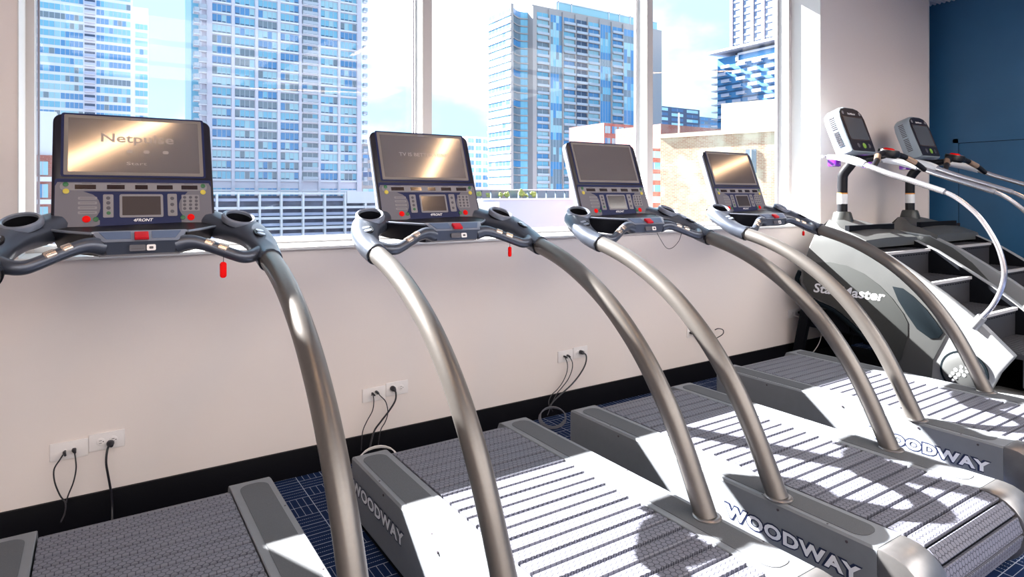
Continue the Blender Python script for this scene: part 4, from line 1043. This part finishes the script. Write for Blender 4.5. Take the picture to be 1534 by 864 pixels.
# plain lilac roof wall nearer
Y = 70.0; xx = lambda u: xat(u, Y); cxb = xx(790)
lw = thing('flat_roof_building', 'plain pale lilac building wall just above the sill of the middle window', 'building', (cxb, Y, BASE))
zt = zat(299, xx(790), Y) - BASE
MB().box(xx(722) - cxb, xx(962) - cxb, 0, 18, 0, zt).build('wall', M_lilac, lw)
MB().box(xx(690) - cxb, xx(742) - cxb, -1.0, 10, 0, zt - 0.25).build('wall', M_gar, lw)
MB().box(xx(722) - cxb, xx(962) - cxb, -0.15, 0.4, zt, zt + 0.18).build('parapet', M_gar, lw)

# small blocks between the towers
def block(u0, u1, vt, Y, m, label, floors=0, fh=3.0, wins=2, g=0, dep=14, v0=None, cat='building'):
    xx = lambda u: xat(u, Y); cx = (xx(u0) + xx(u1)) / 2
    b = Tower(label, cx, Y, BASE, cat=cat); zt = zat(vt, cx, Y) - BASE
    b.box('wall', m, xx(u0) - cx, xx(u1) - cx, 0, dep, 0, zt)
    for k in range(floors):
        z = zt - fh * (k + 1)
        w = (xx(u1) - xx(u0)) / wins
        for j in range(wins):
            a = xx(u0) - cx + w * j
            b.cap('window', win_fn(a + w * .12, a + w * .88, 0, z + fh * .15, z + fh * .75, 2, M_gl[(g + (k + j) % 2) % 5], vent=False, seed=k + j), None)
    b.done(); return b
block(700, 733, 205, 240, M_conc2, 'pale apartment block seen between the second treadmill and the corner tower', 8, 3.2, 3, 1)
block(541, 562, 216, 215, M_conct, 'narrow grey building just right of the big pale tower', 6, 3.0, 1, 3)
block(905, 955, 186, 120, M_brickred, 'red brick building low behind the third treadmill screen', 4, 3.0, 5, 0)
block(955, 1048, 160, 330, M_fardark, 'dark flat office block on the horizon in the right window', 6, 3.6, 4, 4)
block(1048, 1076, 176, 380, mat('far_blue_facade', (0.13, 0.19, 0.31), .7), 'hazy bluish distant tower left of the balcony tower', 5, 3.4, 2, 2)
block(990, 1090, 190, 95, M_brickred, 'low red brick roof block behind the tan brick building', 0)
# B4: balcony tower facing left
X4 = 221.0
b4 = Tower('blue tower with rows of small balconies and a white roof frame in the right window', X4, 120.0, BASE)
y_far = yat(1075, X4) - 120; y_near = 5.0
top4 = ZZ(62.4)
b4.box('wall', M_gl[2], 0, 30, y_near, y_far, 0, top4 - 3)
b4.box('roof_slab', M_conc, -3.0, 32, y_near, y_far + 3.0, top4 - .9, top4)
b4.box('roof_beam', M_conc, -1.2, -0.4, y_near, y_far - 10, top4 - 6.6, top4 - 5.8)
b4.box('roof_beam', M_conc, -1.2, -0.4, y_near, y_far - 10, top4 - 3.3, top4 - 2.6)
b4.box('roof_post', M_conc, -1.2, -0.4, y_far - 11, y_far - 10, top4 - 6.6, top4 - 2.6)
for k in range(18):
    z = top4 - 7.5 - 3.0 * k
    if k > 0 or 1:
        nb = 7; w = (y_far - y_near) / nb
        for j in range(nb):
            off = (w * .25 if k % 2 else 0)
            ya, yb = y_near + w * j + off + .5, y_near + w * j + off + w * .62
            b4.cap('balcony', lambda mb, ya=ya, yb=yb, z=z: mb.use(M_conc).box(-1.5, 0, ya, yb, z - .2, z).use(M_lilac).box(-1.5, -1.4, ya, yb, z, z + 1.0), None, j > 2 or k < 8)
    b4.box('floor_band', M_gl[4], -0.12, 0, y_near, y_far, z - 1.5, z - .9)
    b4.cap('balcony', lambda mb, z=z: mb.use(M_conc).box(-0.5, 3, y_far, y_far + 3, z - .2, z + .3), None)
b4.done()
# very tall hazy tower behind
X5 = 330.0
b5 = Tower('very tall hazy blue and pink tower rising out of the top of the right window', X5, 230.0, BASE)
y5 = yat(1094, X5) - 230
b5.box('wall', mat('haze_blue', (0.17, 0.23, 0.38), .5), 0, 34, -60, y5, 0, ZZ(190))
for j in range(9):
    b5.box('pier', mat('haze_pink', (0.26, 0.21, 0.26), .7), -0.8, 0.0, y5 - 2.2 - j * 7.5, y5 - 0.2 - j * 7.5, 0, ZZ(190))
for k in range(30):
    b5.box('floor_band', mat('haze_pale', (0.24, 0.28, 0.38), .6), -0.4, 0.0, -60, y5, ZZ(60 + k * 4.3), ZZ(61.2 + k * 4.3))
# tan brick building
ang = math.radians(-18)
Pb = Vector((52.1, 49.6))
bb = Tower('sunlit tan brick building filling the lower right window', Pb.x, Pb.y, BASE, 0)
bb.t.rotation_euler = (0, 0, math.radians(18))
# local axes: -y runs towards us along the facade, the facade faces -x
def rot(p): return p
tb = ZZ(7.75)
bb.box('wall', M_brick, 0, 14, -30, 0, 0, tb)
bb.box('parapet', M_cream, -0.15, 0.3, -30, 0.1, tb - 0.1, tb + 0.35)
bb.box('penthouse', M_cream, 0.6, 9, -30, -6.6, tb, tb + 3.2)
for j, yy in enumerate((-9.9,)):
    bb.cap('window', win_fn(yy - .5, yy + .55, 0, ZZ(3.6), ZZ(6.0), 2, M_gl[3], vent=False, axis='y', seed=3), None)
bb.cap('window', win_fn(-15.0, -13.9, 0, ZZ(3.6), ZZ(6.0), 2, M_gl[3], vent=False, axis='y', seed=4), None)
bb.box('roof_pipe', M_conct, 0.2, 0.35, -2.1, -1.95, tb, tb + 2.6)
bb.done()
fe = block(966, 992, 222, 62, M_brickred, 'narrow brick building with white bay windows at the left edge of the right window', 12, 1.55, 1, 0, 8)
# distant ground
tag(MB().box(-400, 600, 6, 700, BASE - .5, BASE).build('ground', mat('street_grey', (0.10, 0.10, 0.11), .9)), kind='structure')

# ------------------------------------------------------------------ sky, sun, camera
w = bpy.data.worlds.new('World'); scene.world = w; w.use_nodes = True
nt = w.node_tree; bg = nt.nodes['Background']
tc = nt.nodes.new('ShaderNodeTexCoord')
mp = nt.nodes.new('ShaderNodeMapping'); mp.inputs['Scale'].default_value = (1.6, 1.6, 3.2); mp.inputs['Location'].default_value = (0.35, 0.1, 0.2)
n1 = nt.nodes.new('ShaderNodeTexNoise'); n1.inputs['Scale'].default_value = 1.7; n1.inputs['Detail'].default_value = 7; n1.inputs['Roughness'].default_value = 0.52
rp = nt.nodes.new('ShaderNodeMapRange'); rp.interpolation_type = 'SMOOTHSTEP'; rp.inputs['From Min'].default_value = 0.43; rp.inputs['From Max'].default_value = 0.63
mx = nt.nodes.new('ShaderNodeMix'); mx.data_type = 'RGBA'
mx.inputs['A'].default_value = (0.42, 0.78, 1.0, 1); mx.inputs['B'].default_value = (1.0, 1.02, 1.06, 1)
nt.links.new(tc.outputs['Generated'], mp.inputs['Vector']); nt.links.new(mp.outputs[0], n1.inputs['Vector'])
nt.links.new(n1.outputs['Fac'], rp.inputs['Value']); nt.links.new(rp.outputs[0], mx.inputs['Factor'])
nt.links.new(mx.outputs['Result'], bg.inputs['Color']); bg.inputs['Strength'].default_value = 0.85

sun = bpy.data.lights.new('sun', 'SUN'); sun.energy = 28.0; sun.angle = math.radians(0.6); sun.color = (1.0, 0.955, 0.90)
so = bpy.data.objects.new('sun', sun); COL.objects.link(so)
so.rotation_euler = Vector((0.42, -1.0, -0.775)).to_track_quat('-Z', 'Y').to_euler()
so.location = (-3, 12, 12)
for i, (a, b) in enumerate(wins):              # light portals in the window openings, to guide sky sampling
    pl = bpy.data.lights.new('window_portal', 'AREA'); pl.shape = 'RECTANGLE'; pl.size = b - a; pl.size_y = ZC - SILL; pl.cycles.is_portal = True
    po = bpy.data.objects.new('window_portal', pl); COL.objects.link(po)
    po.location = ((a + b) / 2, GL + 0.06, (ZC + SILL) / 2); po.rotation_euler = (-PI / 2, 0, 0)

# added fill panels, out of view, that brighten the room
M_pg = mat('fill_glow', (0.9, .9, .9), .5, emit=(1.0, 0.95, 0.90), es=2.9)
for i, (x, y) in enumerate(((-1.8, -1.5), (0.9, -1.5), (3.6, -1.5), (5.9, -0.5), (6.0, -2.0), (6.0, -3.5), (-1.8, -3.0), (0.9, -3.0), (3.6, -3.0), (-1.8, -4.5), (0.9, -4.5), (3.6, -4.5))):
    t = thing('fill_light_panel', 'large flat fill panel added above the open gym floor, out of view', 'fill light', (x, y, ZC), 0, 'added fill panels, out of view')
    pf = MB()
    for q in ((-1.22, 1.22, -0.62, -0.60), (-1.22, 1.22, 0.60, 0.62), (-1.22, -1.20, -0.60, 0.60), (1.20, 1.22, -0.60, 0.60)): pf.box(*q, -0.04, 0.0)
    pf.build('panel_frame', M_white, t)
    MB().box(-1.20, 1.20, -0.60, 0.60, -0.030, -0.02).build('diffuser', M_pg, t)

cam = bpy.data.cameras.new('camera'); co = bpy.data.objects.new('camera', cam); COL.objects.link(co)
co.location = (0, 0, CH); co.rotation_euler = (PI / 2, 0, -CYAW)
cam.sensor_fit = 'HORIZONTAL'; cam.sensor_width = 36; cam.lens = CF / 1534 * 36
cam.shift_y = -(432 - CHY) / 1534; cam.clip_start = 0.05; cam.clip_end = 2000
scene.camera = co
vs = scene.view_settings; scene.display_settings.display_device = 'sRGB'
vs.view_transform = 'Standard'; vs.look = 'None'; vs.gamma = 1; vs.exposure = 1.2; vs.use_curve_mapping = False
cy = scene.cycles; cy.use_denoising = True; cy.max_bounces = 8; cy.diffuse_bounces = 5; cy.glossy_bounces = 4; cy.transparent_max_bounces = 12
cy.sample_clamp_indirect = 8; cy.caustics_reflective = False; cy.caustics_refractive = False
